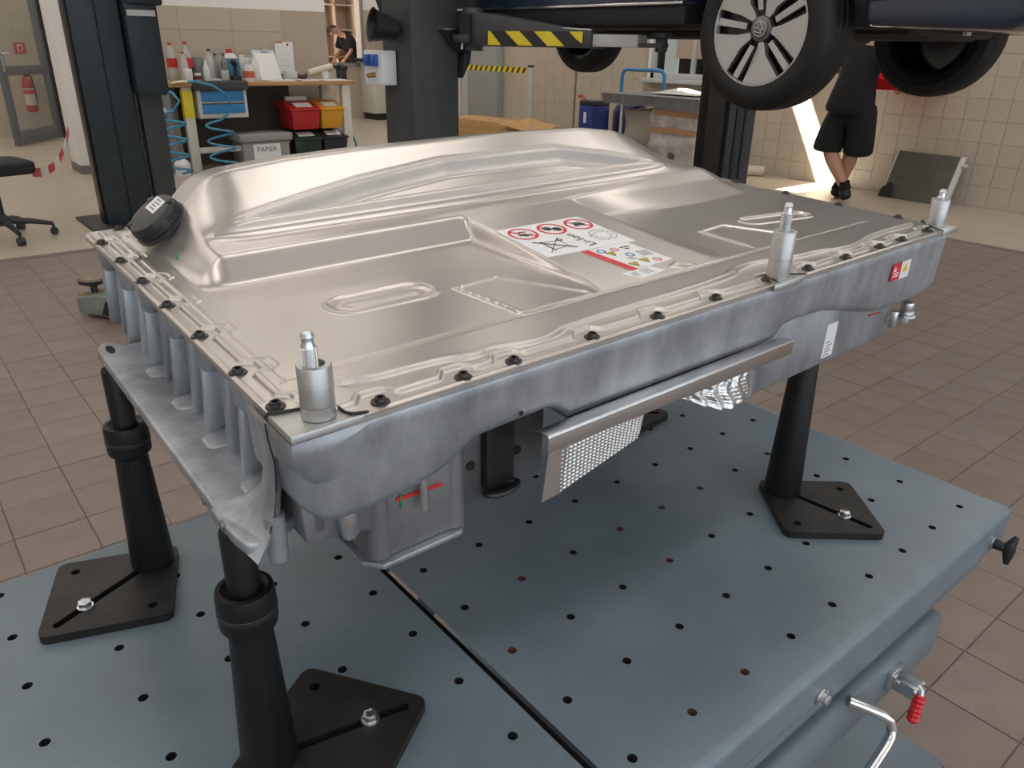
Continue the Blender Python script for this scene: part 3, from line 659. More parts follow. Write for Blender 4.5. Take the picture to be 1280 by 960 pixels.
# ---------------------------------------------------------------- stickers on the sloping pad
def PW(v): return .0028+.030*max(0, (v-.107)/.333)
def flat(poly_list, dz, name, m, parent):
    g = G()
    for poly in poly_list:
        n = len(poly); g.add([(u, v, PW(v)+dz) for u, v in poly], [tuple(range(n))])
    return ob(name, g, m, parent)
def sticker(poly, m, name, label=None):
    g = G(); n = len(poly)
    g.add([(u, v, PW(v)-.0003) for u, v in poly]+[(u, v, PW(v)+.0005) for u, v in poly], [tuple(range(n))[::-1], tuple(range(n, 2*n))]+[(i, (i+1) % n, n+(i+1) % n, n+i) for i in range(n)])
    o = ob(name, g, m, bat)
    if label: o['label'] = label
    return o
def annulus(c, r0, r1, n=32): return [[(c[0]+r*math.cos(2*pi*(i+k)/n), c[1]+r*math.sin(2*pi*(i+k)/n)) for r, k in ((r0, 0), (r1, 0), (r1, 1), (r0, 1))] for i in range(n)]
def bar(p, q, w_):
    d = Vector((q[0]-p[0], q[1]-p[1])); n = Vector((-d.y, d.x)).normalized()*w_/2
    return [(p[0]-n.x, p[1]-n.y), (q[0]-n.x, q[1]-n.y), (q[0]+n.x, q[1]+n.y), (p[0]+n.x, p[1]+n.y)]
wl = sticker([(.479, .234), (.646, .226), (.640, .350), (.478, .352)], white_p, 'warning_label', 'white warning label with three red prohibition signs')
red = []; blk = []
CIR = [(.507, .322), (.562, .321), (.616, .320)]
for c in CIR: red += annulus(c, .0190, .0235)+[bar((c[0]-.0145, c[1]+.0145), (c[0]+.0145, c[1]-.0145), .0045)]
c = CIR[0]; blk += [bar((c[0]-.010, c[1]-.004), (c[0]+.012, c[1]-.006), .004), bar((c[0]-.004, c[1]+.008), (c[0]+.010, c[1]+.006), .003), bar((c[0]-.010, c[1]+.001), (c[0]+.002, c[1]-.011), .003)]
c = CIR[1]; blk += [circ((c[0]-.007, c[1]+.003), .0075, 12), circ((c[0]+.007, c[1]-.004), .0075, 12)]
c = CIR[2]; blk += [[(c[0]-.011, c[1]-.006), (c[0]+.011, c[1]-.006), (c[0]+.008, c[1]+.004), (c[0]-.008, c[1]+.004)], bar((c[0]-.009, c[1]+.007), (c[0]+.009, c[1]+.007), .003)]
# crossed-out bin, upside down
b0 = (.522, .266)
def bb(p): return (b0[0]-p[1], b0[1]+p[0])
blk += [bar(bb((-.022, -.024)), bb((.022, .026)), .0032), bar(bb((.022, -.022)), bb((-.022, .026)), .0012), bar(bb((-.012, -.016)), bb((-.015, .013)), .0012), bar(bb((.012, -.016)), bb((.015, .013)), .0012), bar(bb((-.018, .014)), bb((.018, .014)), .0022), bar(bb((-.012, -.016)), bb((.012, -.016)), .0012)]
blk += annulus(bb((.013, -.019)), .0025, .0046, 14)
# recycling arrows
r0 = (.617, .266)
for k in range(3):
    a = pi/2+2*pi*k/3
    pk = [(r0[0]+.021*math.cos(a+t)*1.1, r0[1]+.021*math.sin(a+t)) for t in (-.75, -.2, .2, .75)]
    pi_ = [(r0[0]+.013*math.cos(a+t)*1.1, r0[1]+.013*math.sin(a+t)) for t in (-.75, -.2, .2, .75)]
    for s_ in (pk, pi_): blk += [bar(s_[i], s_[i+1], .0009) for i in range(3)]
    blk += [bar(pk[0], pi_[0], .0009), bar(pk[3], (r0[0]+.017*math.cos(a+1.1)*1.1, r0[1]+.017*math.sin(a+1.1)), .0009), bar(pi_[3], (r0[0]+.017*math.cos(a+1.1)*1.1, r0[1]+.017*math.sin(a+1.1)), .0009)]
flat(red, .0008, 'prohibition_rings', red_p, wl)
for nm, (i0, i1) in (('pictogram', (0, 3)), ('pictogram', (3, 5)), ('pictogram', (5, 7)), ('crossed_bin', (7, 13+14)), ('recycling_arrows', (27, len(blk)))): flat(blk[i0:i1], .0010, nm, black_p, wl)
def letter(s, size, c, m, parent, rot=pi):
    g = textmesh(s, size); ca, sa = math.cos(rot), math.sin(rot)
    g.v = [(c[0]+ca*x-sa*y, c[1]+sa*x+ca*y, 0) for x, y, z in g.v]; g.v = [(x, y, PW(y)+.0010) for x, y, z in g.v]
    return ob('lettering', g, m, parent)
letter('Li-Ion', .0235, (.5715, .266), black_p, wl, pi/2+.12)
hl = sticker([(.536, .2265), (.628, .2275), (.640, .1465), (.552, .1405)], white_p, 'hazard_label', 'small white hazard label with a red side band')
flat([[(.5355, .2268), (.550, .227), (.5655, .1415), (.5515, .1402)]], .0008, 'red_band', red_p, hl)
flat([[(.5545, .188), (.5635, .193), (.5635, .183)]], .0010, 'white_triangle', white_p, hl)
yt = []; bt_ = []; rd_ = []
for (cx, cy) in ((.572, .200), (.574, .156), (.599, .160)): yt.append([(cx-.008, cy+.006), (cx, cy-.008), (cx+.008, cy+.006)]); bt_ += [bar((cx-.008, cy+.006), (cx, cy-.008), .0012), bar((cx+.008, cy+.006), (cx, cy-.008), .0012), bar((cx-.008, cy+.006), (cx+.008, cy+.006), .0012), bar((cx, cy+.004), (cx, cy-.003), .0016)]
for t_ in yt: flat([t_], .0008, 'hazard_triangle', yel_p, hl)
for cx, cy in ((.588, .211), (.618, .155)): rd_ += annulus((cx, cy), .0052, .0066, 18)+[bar((cx-.004, cy+.004), (cx+.004, cy-.004), .0013)]
flat(rd_, .0009, 'red_print', red_p, hl)
flat(sum([annulus(c_, .0045, .0070, 18) for c_ in ((.564, .214), (.594, .186))], []), .0009, 'blue_print', blue_p, hl)
bt_ += [bar((.600, .213), (.618, .212), .003), bar((.604, .206), (.612, .205), .003), bar((.578, .178), (.590, .176), .0012), bar((.580, .172), (.592, .171), .0012)]
bt_ += [bar((.610, .190-.005*i), (.630, .189-.005*i), .0012) for i in range(4)]
flat(bt_[:12], .0010, 'triangle_outlines', black_p, hl); flat(bt_[12:], .0010, 'small_print', black_p, hl)
sl = sticker([(.529, .140), (.584, .1455), (.598, .1215), (.545, .1155)], white_p, 'serial_label', 'plain white serial label below the hazard label')
flat([bar((.560, .136-.004*i), (.580, .138-.004*i), .0011) for i in range(4)]+[bar((.541, .133-.004*i), (.553, .1345-.004*i), .0014) for i in range(3)], .0009, 'grey_print', grey_p, sl)
# side stickers
def vlabel(name, u0, u1, w0, w1, v, m, sh=0.0, parent=bat, label=None):
    o = ob(name, G().prism([(u0, w0), (u1, w0+sh), (u1, w1+sh), (u0, w1)], v, v+.0006, 'y'), m, parent)
    if label: o['label'] = label
    return o
sv_ = vlabel('voltage_label', 1.022, 1.052, -.056, -.027, -.0048, white_p, 0, bat, 'white and red voltage label on the right of the side wall')
vlabel('red_field', .994, 1.023, -.055, -.027, -.0050, red_p, 0, sv_)
ob('hazard_triangle', G().prism([(1.029, -.045), (1.045, -.045), (1.037, -.032)], -.0055, -.0050, 'y'), yel_p, sv_)
ob('white_print', G().prism([(.999, -.040), (1.008, -.040), (1.0035, -.032)], -.0055, -.0050, 'y').box((1.000, -.0055, -.049), (1.017, -.0050, -.047)).box((1.000, -.0055, -.0445), (1.017, -.0050, -.0425)), white_p, sv_)
il = vlabel('identification_label', .862, .892, -.160, -.103, .0112, white_p, 0, bat, 'upright white identification label on the lower box')
g = G()
for i in range(5): g.box((.867, .0106, -.156+i*.0052), (.867+(.018 if i % 2 else .013), .0112, -.1545+i*.0052))
ob('grey_print', g, grey_p, il)
# ---------------------------------------------------------------- foil heat shield
hsd = ob('shield_strip', G().prism([(-.006, -.078), (-.026, -.0755), (-.0275, -.078), (-.0275, -.0965), (-.0262, -.0965), (-.0262, -.0795), (-.006, -.0795)], .262, .705, 'x'), foil, bat, .0006)
def quilt(fn, nu_, nv_, amp, cells):
    """dimpled foil sheet: fn(a,b)->(u,v,w), pushed out along v by rows of dimples"""
    def f(a, b):
        u, v, w_ = fn(a, b); k = amp*abs(math.sin(a*cells[0]*pi))*abs(math.sin(b*cells[1]*pi)); return (u, v-k, w_)
    g = G().grid(f, nu_, nv_); n = len(g.v); back_ = [(x, y+.0012, z) for x, y, z in g.v]; fs_ = list(g.f)
    g.v += back_; g.f += [tuple(n+i for i in q_[::-1]) for q_ in fs_]
    return g
# left panel: smooth border then fan of dimples towards the tunnel
ob('shield_border', G().prism([(.258, -.158), (.285, -.158+.002), (.292, -.100), (.300, -.096), (.264, -.096)], -.0262, -.0244, 'y'), foil, bat)
def panel(a, b):
    # a along length, b from top to bottom; the bottom edge climbs to the tunnel mouth
    k_ = max(0, (a-.80)/.2); u = .282+.160*a; top = -.095; bot = -.157+.026*a+.028*k_*k_
    return (u, -.0255+.004*a+.022*k_**1.6+.006*b*a, top+(bot-top)*b)
ob('shield_panel', quilt(panel, 200, 96, .0014, (25, 12)), foil, bat, ang=60)
def throat(a, b):
    # crumpled curtain at the right mouth of the tunnel
    u = .500+.150*a; top = -.092; bot = -.112-.042*math.sin(min(1, a*1.25)*pi/2)+.006*a
    fold = .0045*math.sin(a*34+b*3.2+2.2*math.sin(b*3))*(.35+.65*b)*(1-.6*a)
    return (u+.004*math.sin(b*9), -.004-.020*math.sin(a*pi)*b+fold, top+(bot-top)*b)
ob('shield_throat', quilt(throat, 120, 50, .0008, (20, 10)), foil, bat, ang=70)
def tunnel(a, b):
    u = .43+.215*a; return (u, .005+.28*b, -.094-.000*b-.05*abs(2*a-1)**3)
ob('shield_tunnel', quilt(tunnel, 40, 40, .001, (12, 12)), foil, bat, ang=60)
# ================================================================ LIFTS
lift_g = mat('anthracite_lift_paint', (.050, .055, .058), .45, var=.15, vscale=6, bump=.04, bscale=300)
lift_d = mat('dark_petrol_lift_paint', (.022, .032, .038), .45, var=.2, vscale=5, bump=.04, bscale=300)
grey_cv = mat('light_grey_cover', (.50, .50, .49), .5)
haz_y = mat('hazard_yellow', (.75, .60, .03), .45); haz_k = mat('hazard_black', (.02, .02, .02), .5)
lc = thing('lift_column', 'anthracite lift column carrying the socket box and the striped arm', 'lift column', (1.89, 3.38, 0), 0, 'columns of the vehicle lift')
ob('column', G().prism([(0, 0), (.30, 0), (.30, .12), (.27, .12), (.27, .30), (0, .30)], .02, 4.2), lift_g, lc, .008)
ob('base_plate', G().box((-.12, -.15, 0), (.5, .45, .02)), lift_g, lc, .004)
ob('carriage', G().box((.27, .12, 1.15), (.36, .30, 2.1)), lift_d, lc, .006)
ob('bracket', G().prism([(.30, 1.22), (.315, 1.36), (.36, 1.36), (.35, 1.30)], -.04, .1, 'y'), black_pl, lc, .003)
ob('cable_shelf', G().box((.17, -.05, 1.462), (.30, .0, 1.468)), steel, lc)
ob('cable', G().tube([(.18, -.02, 1.45), (.21, -.03, 1.43), (.235, -.03, 1.39), (.27, -.03, 1.36), (.31, -.03, 1.36)], .008, 8), black_pl, lc)
# swing arm
A0 = Vector((2.23, 3.30, 0)); A1 = Vector((2.52, 2.20, 0)); ad = (A1-A0); AL = ad.length; ang_ = math.atan2(ad.y, ad.x)
arm = bpy.data.objects.new('lift_arm', G().prism([(0, 1.385), (.78, 1.385), (.78, 1.462), (.70, 1.468), (.12, 1.545), (0, 1.55)], -.07, .07, 'y').mesh('lift_arm', lift_g, .006)); col.objects.link(arm); arm.parent = lc
arm.location = (A0.x-1.89, A0.y-3.38, 0); arm.rotation_euler = (0, 0, ang_)
ob('pivot_knuckle', G().cyl((.0, 0, 1.36), (.0, 0, 1.57), .055, n=20).box((-.06, -.1, 1.40), (.05, .1, 1.44)), lift_g, arm, .004)
ob('gear_guard', G().box((-.02, -.09, 1.40), (.05, -.072, 1.54)).box((-.02, -.092, 1.46), (.05, -.09, 1.47)), black_pl, arm)
ob('stripe_field', G().box((.16, -.0735, 1.392), (.74, -.0705, 1.458)), haz_k, arm)
for k in range(4):
    x0 = [.16, .27, .45, .66][k]; x1 = [.18, .36, .55, .735][k]; sh = .085
    P4 = [(x0+(sh if k else .075), 1.392), (x1+sh, 1.392), (x1, 1.458), (x0, 1.458)] if 0 < k < 3 else ([(.16, 1.392), (.245, 1.392), (.175, 1.458), (.16, 1.458)] if k == 0 else [(.735, 1.405), (.738, 1.458), (.66, 1.458), (.70, 1.425)])
    ob('hazard_stripe', G().prism(P4, -.0742, -.0734, 'y'), haz_y, arm)
ob('arm_edge', G().tube([(.08, -.066, 1.482), (.60, -.066, 1.474), (.78, -.066, 1.466)], .004, 6), steel, arm)
ob('extension', G().box((.70, -.05, 1.392), (1.02, .05, 1.448)), grey_cv, arm, .004)
ob('extension_tip', G().box((1.0, -.035, 1.392), (1.14, .035, 1.412)), lift_g, arm, .003)
ob('lifting_pad', G().lathe([(.028, 1.375), (.028, 1.43), (.05, 1.435), (.05, 1.455), (0, 1.455)], (1.12, 0, 0), n=20), black_pl, arm)
lc2 = thing('lift_column', 'dark lift column standing behind the raised front wheel', 'lift column', (4.44, 3.38, 0), 0, 'columns of the vehicle lift')
ob('column', G().prism([(.28, 0), (.62, 0), (.62, .30), (.28, .30)], .02, 4.2), lift_g, lc2, .008)
ob('column_web', G().box((.36, -.012, .02), (.42, 0, 4.2)).box((.47, -.012, .02), (.50, 0, 4.2)), lift_d, lc2, .003)
ob('carriage', G().box((.03, .02, .02), (.28, .10, 3.9)), seal_m, lc2, .01)
ob('base_plate', G().box((-.1, -.15, 0), (.8, .45, .02)), lift_g, lc2, .004)
lc3 = thing('lift_column', 'broad dark petrol lift column at the left edge with a grey-banded cover', 'lift column', (.845, 6.40, 0), 0)
ob('column', G().prism([(.065, .02), (.40, 0), (.42, .03), (.44, .20), (.065, .20)], .02, 4.2), lift_d, lc3, .008)
ob('column_flank', G().box((.46, .05, .02), (.63, .32, 4.2)), lift_g, lc3, .006)
ob('edge_profile', G().box((.045, .06, .02), (.066, .19, 4.2)), seal_m, lc3, .004)
ob('column_fold', G().box((.236, -.004, .02), (.244, .02, 4.2)), black_steel, lc3)
cv = ob('control_cover', G().prism([(.42, 1.0), (.635, .985), (.655, 1.02), (.655, 1.9), (.635, 2.5), (.42, 2.5)], -.09, .06, 'y'), lift_d, lc3, .015)
ob('cover_band', G().box((.435, -.094, 1.545), (.635, -.088, 1.585)), grey_cv, cv)
ob('cover_cap', G().box((.43, -.11, 1.62), (.70, .02, 2.4)), lift_d, cv, .02)
ob('base_plate', G().box((-.08, -.12, 0), (.85, .5, .022)), plate_steel, lc3, .004)
# low arm of that lift lying near the floor
la = thing('low_swing_arm', 'low green-grey lift arm with a round rubber pad beside the battery', 'lift arm', (.32, 4.20, 0), math.radians(-62))
armg = mat('worn_green_paint', (.20, .235, .215), .5, var=.25, vscale=8)
ob('arm_beam', G().prism([(-.05, .02), (1.3, .02), (1.3, .16), (.1, .135), (-.05, .10)], -.085, .085, 'y'), armg, la, .008)
ob('arm_opening', G().prism([(.13, .03), (.60, .03), (.60, .11), (.17, .11)], -.0875, -.0845, 'y'), black_pl, la)
ob('worn_top', G().box((-.045, -.07, .113), (.10, .07, .118)), mat('worn_ochre', (.30, .22, .13), .7, var=.3, vscale=20), la)
ob('pad_stem', G().lathe([(.03, .10), (.018, .12), (.018, .165), (.03, .17)], n=16), black_pl, la)
pd = ob('pad_plate', G().lathe([(.05, .165), (.072, .175), (.074, .192), (.0, .192)], n=28), black_pl, la)
ob('rubber_pad', G().cyl((0, 0, .192), (0, 0, .204), .070, .068, n=28), mat('worn_rubber', (.26, .21, .16), .8, var=.3, vscale=25), pd)
# things on the middle column
sk_ = thing('socket_box', 'white wall box with two blue sockets on the middle lift column', 'socket box', (1.885, 3.53, 1.17))
ob('box', G().box((-.09, -.0, .01), (.0, .20, .185)), mat('white_plastic', (.74, .75, .76), .4), sk_, .008)
bl = mat('blue_plastic', (.02, .10, .42), .4)
for k, yy in enumerate((.065, .140)): ob('socket_flap', G().box((-.112, yy-.024, .105), (-.09, yy+.024, .165)).cyl((-.112, yy, .135), (-.118, yy, .135), .020, n=16), bl, sk_, .004)
ob('brass_coupling', G().cyl((-.09, .085, .062), (-.135, .085, .058), .014, .011, n=12), mat('brass', (.45, .28, .10), .35, .9), sk_)
ob('plug', G().cyl((-.112, .17, .135), (-.155, .185, .137), .008, n=10), black_pl, sk_)
bk = thing('bucket_holder', 'black open plastic bucket hung tilted on the middle lift column', 'holder', (1.89, 3.50, 1.455))
bd = Vector((-.92, .18, .16)).normalized()
ob('bucket', G().lathe([(.05, 0), (.080, .13), (.086, .135), (.078, .13), (.048, .012), (0, .012)], (-.02, 0, 0), bd, 28, cap=False), black_pl, bk)
ob('red_band', G().lathe([(.0475, .0), (.0475, .012)], (-.02, 0, 0), bd, 28, cap=True), red_p, bk)

# ================================================================ RAISED CAR
car_p = mat('dark_blue_car_paint', (.012, .028, .055), .25, coat=1.0)
under = mat('black_underbody', (.010, .010, .011), .6); tyre = mat('black_tyre_rubber', (.006, .006, .006), .6, bump=.1, bscale=90)
rimm = mat('machined_rim_silver', (.60, .60, .61), .33, .9); rimk = mat('gloss_black_rim', (.008, .008, .009), .15)
glass_d = mat('dark_window_glass', (.01, .012, .014), .05)
car = thing('car', 'dark blue hatchback raised on the vehicle lift, seen from below', 'car')
WZ, WY0, WY1, XL, XR = 1.468, 1.585, 4.12, 2.35, 4.05
def arch(yc, r, z0, n=12): return [(yc+r*math.cos(a), z0+r*math.sin(a)) for a in np.linspace(pi, 0, n)]
sz = 1.57
side = [(.70, sz+.02), (WY0-.40, sz-.02)]+arch(WY0, .385, sz+.03)[0:]+[(WY0+.40, sz-.01), (WY1-.40, sz-.01)]+arch(WY1, .385, sz+.03)+[(WY1+.40, sz), (4.60, sz+.12), (4.66, 2.2), (4.45, 2.36), (1.7, 2.30), (.9, 2.15), (.70, 1.95)]
ob('body_shell', G().prism(side, XL+.015, XR-.015, 'x'), car_p, car, .03, 3)
ob('cabin', G().prism([(1.75, 2.28), (2.6, 2.86), (4.1, 2.90), (4.50, 2.35)], XL+.16, XR-.16, 'x'), glass_d, car, .05, 3)
ob('roof', G().prism([(2.55, 2.85), (2.65, 2.90), (4.15, 2.94), (4.25, 2.88)], XL+.17, XR-.17, 'x'), car_p, car, .02)
ob('underbody', G().box((XL+.16, .95, 1.475), (XR-.16, 4.5, 1.60)), under, car, .02)
ob('underbody_tunnel', G().box((2.95, 1.2, 1.44), (3.45, 4.5, 1.50)), under, car, .03)
ob('sill', G().box((XL+.03, WY0+.40, sz-.085), (XL+.2, WY1-.40, sz)), under, car, .01)
ob('sill', G().box((XR-.2, WY0+.40, sz-.085), (XR-.03, WY1-.40, sz)), under, car, .01)
ob('sill_trim', G().box((XL+.008, WY0+.40, sz-.006), (XL+.04, WY1-.40, sz+.006)), chrome, car, .003)
# bumper with fog lamp surround
ob('bumper', G().prism([(.62, 1.50), (.70, 1.462), (1.18, 1.475), (1.20, 1.60), (.66, 1.80)], XL+.03, XR-.03, 'x'), car_p, car, .03, 3)
fl = ob('fog_lamp', G().tube([(XL+.06+.10*math.cos(a), .655, 1.575+.045*math.sin(a)) for a in np.linspace(0, 2*pi, 24, endpoint=False)], .010, 8, closed=True), chrome, car)
ob('lamp_recess', G().lathe([(.0, 0), (.045, 0)], (XL+.06, .665, 1.575), (0, -1, 0), 20, cap=False), under, fl)
ob('axle_arm', G().tube([(XL+.22, WY0, WZ), (2.9, WY0+.05, 1.53)], .035, 8).tube([(XR-.22, WY0, WZ), (3.5, WY0+.05, 1.53)], .035, 8).tube([(XL+.3, WY0-.12, 1.50), (XR-.3, WY0-.12, 1.50)], .03, 8), under, car)
ob('drive_cradle', G().box((2.8, 1.2, 1.45), (3.6, 1.95, 1.62)).box((2.75, 1.5, 1.42), (3.1, 1.75, 1.50)), under, car, .03)
ob('cradle_tag', G().box((3.25, 1.18, 1.462), (3.29, 1.199, 1.488)), white_p, car)
def wheel(xo, yc, zc, sgn, rot):
    """sgn: direction of the outer face along x"""
    t = bpy.data.objects.new('wheel', None); col.objects.link(t); t.parent = car; t.location = (xo, yc, zc); t.empty_display_size = .1
    ax = Vector((sgn, 0, 0))
    tr_ = [(.205, -.012), (.212, .002), (.235, .010), (.270, .006), (.293, -.012), (.303, -.035), (.304, -.06), (.300, -.064), (.304, -.068), (.305, -.10), (.300, -.104), (.305, -.108), (.304, -.14), (.300, -.144), (.303, -.150), (.300, -.175), (.285, -.195), (.25, -.205), (.205, -.19)]
    ob('tyre', G().lathe(tr_, (0, 0, 0), ax, 72, cap=False), tyre, t)
    ob('rim_barrel', G().lathe([(.207, .0), (.211, .003), (.211, -.002), (.196, -.020), (.188, -.06), (.185, -.19), (.208, -.195)], (0, 0, 0), ax, 60, cap=False), rimk, t)
    ob('rim_lip', G().lathe([(.2005, -.006), (.2035, .0035), (.2095, .0035), (.211, .0)], (0, 0, 0), ax, 72, cap=False), rimm, t)
    ob('rim_backing', G().lathe([(0, -.040), (.196, -.040)], (0, 0, 0), ax, 40, cap=False), rimk, t)
    def YZ(r, a): return (-sgn*-r*math.cos(a), r*math.sin(a))
    def P3(s_, off, aw, x):
        # point s_ along window axis aw, off across
        c, s2 = math.cos(aw), math.sin(aw); y_ = s_*c-off*s2; z_ = s_*s2+off*c
        return (x, sgn*y_, z_)
    for k in range(5):
        aw0 = rot+2*pi*k/5; aw1 = aw0+2*pi/5; am = (aw0+aw1)/2
        # petal between window k (its + side) and window k+1 (its - side)
        def outline(x, xin):
            e0 = [P3(s_, o_, aw0, xx) for s_, o_, xx in ((.046, .020, xin), (.066, .0265, xin), (.095, .036, x), (.196, .046, x))]
            e1 = [P3(s_, -o_, aw1, xx) for s_, o_, xx in ((.046, .020, xin), (.066, .0265, xin), (.095, .036, x), (.196, .046, x))]
            a_out0 = aw0+math.atan2(.046, .196); a_out1 = aw1-math.atan2(.046, .196)
            arc = [(x, sgn*.2022*math.cos(a), .2022*math.sin(a)) for a in np.linspace(a_out0, a_out1, 9)]
            return e0+arc+e1[::-1]
        f_ = outline(sgn*.002, sgn*-.012); b_2 = [(p[0]-sgn*.025, p[1], p[2]) for p in f_]; n = len(f_)
        ob('petal_spoke', G().add(f_+b_2, [tuple(range(n)), tuple(range(n, 2*n))[::-1]]+[(i, (i+1) % n, n+(i+1) % n, n+i) for i in range(n)]), rimm, t)
        sp = [P3(.068, -.011, aw0, sgn*-.012), P3(.198, -.0135, aw0, sgn*-.004), P3(.198, .0135, aw0, sgn*-.004), P3(.068, .011, aw0, sgn*-.012)]
        sb = [(p[0]-sgn*.02, p[1], p[2]) for p in sp]
        ob('slim_spoke', G().add(sp+sb, [(0, 1, 2, 3), (7, 6, 5, 4), (0, 1, 5, 4), (1, 2, 6, 5), (2, 3, 7, 6), (3, 0, 4, 7)]), rimm, t)
    hb = ob('hub_cap', G().lathe([(.050, -.03), (.046, -.012), (.033, -.009), (.033, -.005), (.030, -.003), (0, -.002)], (0, 0, 0), ax, 36), mat('hub_grey', (.18, .18, .19), .3, .8), t)
    # emblem: ring with a V above a W
    em = G().lathe([(.0250, -.0012), (.0285, -.0012)], (0, 0, 0), ax, 36, cap=False)
    def br2(p, q_, w_):
        d = Vector((q_[0]-p[0], q_[1]-p[1])).normalized(); n_ = Vector((-d.y, d.x))*w_/2
        em.add([(sgn*-.0008, sgn*x, z) for x, z in ((p[0]-n_.x, p[1]-n_.y), (q_[0]-n_.x, q_[1]-n_.y), (q_[0]+n_.x, q_[1]+n_.y), (p[0]+n_.x, p[1]+n_.y))], [(0, 1, 2, 3)])
    for p, q_ in (((-.010, .022), (0, .003)), ((0, .003), (.010, .022)), ((-.020, .014), (-.0085, -.019)), ((-.0085, -.019), (0, -.001)), ((0, -.001), (.0085, -.019)), ((.0085, -.019), (.020, .014))):
        a = rot+.5; R2 = lambda p_: (p_[0]*math.cos(a)-p_[1]*math.sin(a), p_[0]*math.sin(a)+p_[1]*math.cos(a))
        br2(R2(p), R2(q_), .0042)
    ob('emblem', em, mat('emblem_silver', (.62, .63, .64), .25, 1.0), hb)
    ob('balance_weight', G().box((sgn*.0-.004, -.100, -.168), (.002, -.088, -.158)), steel, t) if sgn < 0 else None
    return t
wheel(XL, WY0, WZ, -1, math.radians(28)); wheel(XR-.05, WY0, WZ+.02, 1, .3); wheel(XL, WY1, WZ, -1, .9); wheel(XR-.05, WY1, WZ+.05, 1, .5)

# ================================================================ WORKBENCH AND WHAT IS ON IT
wood = mat('beech_worktop', (.48, .27, .11), .45, var=.2, vscale=5, vstretch=(.3, 4, 4)); wleg = mat('cream_bench_frame', (.62, .60, .54), .5)
be = thing('workbench', 'workbench with beech top, cream legs and blue drawers along the bench wall', 'workbench', (2.2, 8.85, 0))
BZ = .955
ob('worktop', G().box((0, 0, BZ-.045), (2.30, .72, BZ)), wood, be, .004)
yl = mat('yellow_paint', (.72, .60, .03), .5)
lg = ob('leg', G().box((.19, .03, 0), (.295, .11, BZ-.045)), wleg, be, .004)
ob('yellow_band', G().box((.187, .027, .585), (.298, .113, .875)), yl, lg, .003)
ob('leg', G().box((2.13, .03, 0), (2.24, .11, BZ-.045)), wleg, be, .004)
ob('leg', G().box((.19, .60, 0), (.29, .68, BZ-.045)), wleg, be, .004); ob('leg', G().box((2.13, .60, 0), (2.24, .68, BZ-.045)), wleg, be, .004)
ob('side_panel', G().box((.0, .05, 0), (.06, .66, BZ-.045)), mat('bench_side_grey', (.20, .20, .20), .5), be, .003)
ob('back_panel', G().box((.19, .69, .02), (1.72, .715, BZ-.05)), mat('dark_brown_panel', (.085, .070, .060), .7), be)
ob('foot_rail', G().box((.29, .05, .20), (.80, .09, .26)), wleg, be, .003)
du = ob('drawer_unit', G().box((.345, .02, .575), (.905, .55, .905)), wleg, be, .005)
blu = mat('blue_drawer_front', (.03, .22, .50), .4)
for z0, z1 in ((.755, .862), (.625, .725)):
    d_ = ob('drawer', G().box((.385, .006, z0), (.868, .025, z1)), blu, du, .003)
    ob('grip_rail', G().box((.385, .002, z1), (.868, .02, z1+.012)), mat('dark_grip', (.06, .06, .06), .5), d_)
def lab(name, label, cat, g, m, loc, rz=0.0, bev=0.0, group=None): return single(name, label, cat, g, m, loc, rz, bev, group)
clear = mat('cloudy_plastic', (.62, .62, .60), .25, alpha=.75); pet = mat('clear_bottle', (.70, .74, .74), .12, alpha=.4)
cola = mat('dark_drink', (.025, .010, .006), .15); lred = mat('red_label', (.62, .03, .03), .4); rcap = mat('red_cap', (.6, .03, .02), .4)
wpl = mat('white_plastic_bottle', (.72, .72, .72), .4); gpl = mat('grey_smoke_plastic', (.22, .23, .24), .3)
BT = 8.85
def bottle(x, y, h, r, label, fill=None, capm=rcap, body=pet, labm=None, group='bottles on the workbench'):
    t = thing('bottle', label, 'bottle', (x, y, BZ), 0, group)
    ob('body', G().lathe([(r*.9, 0), (r, .01), (r, h*.62), (r*.75, h*.75), (r*.35, h*.88), (r*.32, h*.94)], n=18), body, t)
    ob('cap', G().cyl((0, 0, h*.935), (0, 0, h), r*.38, n=14), capm, t)
    if labm: ob('label', G().lathe([(r*1.02, h*.36), (r*1.02, h*.60)], n=18, cap=False), labm, t)
    if fill: ob('drink', G().lathe([(r*.905, .001), (r*1.012, .012), (r*1.012, h*.36)], n=18), fill, t)
    return t
bottle(2.43, 9.2, .40, .052, 'tall empty soft drink bottle with red cap and label next to the lift column', None, labm=lred)
bottle(2.57, 9.12, .41, .055, 'tall soft drink bottle half full of dark drink with red label', cola, labm=lred)
bottle(2.50, 9.02, .31, .042, 'small cloudy bottle with red cap in front of the two soft drinks', body=clear)
bottle(2.83, 9.15, .34, .052, 'clear spray bottle with pointed black top', capm=black_pl, body=pet)
bottle(2.918, 9.22, .29, .040, 'first of two grey smoke bottles with black caps', capm=black_pl, body=gpl)
bottle(3.012, 9.20, .29, .040, 'second of two grey smoke bottles, the one nearer the red-capped canister', capm=black_pl, body=gpl)
bottle(2.72, 8.98, .22, .036, 'slim white squeeze bottle with a nozzle', capm=wpl, body=wpl)
bottle(3.33, 9.10, .28, .050, 'white plastic bottle beside the clipboard', capm=wpl, body=wpl)
def pot(name, label, cat, x, y, h, r, m, m2=None, top=None):
    t = thing(name, label, cat, (x, y, BZ)); ob('body', G().lathe([(r, 0), (r*1.02, h*.5), (r, h*.97), (r*.9, h)], n=18), m, t, .002)
    if m2: ob('band', G().lathe([(r*1.03, h*.25), (r*1.03, h*.7)], n=18, cap=False), m2, t)
    if top: ob('lid', G().cyl((0, 0, h), (0, 0, h*1.12), r*.95, n=18), top, t)
    return t
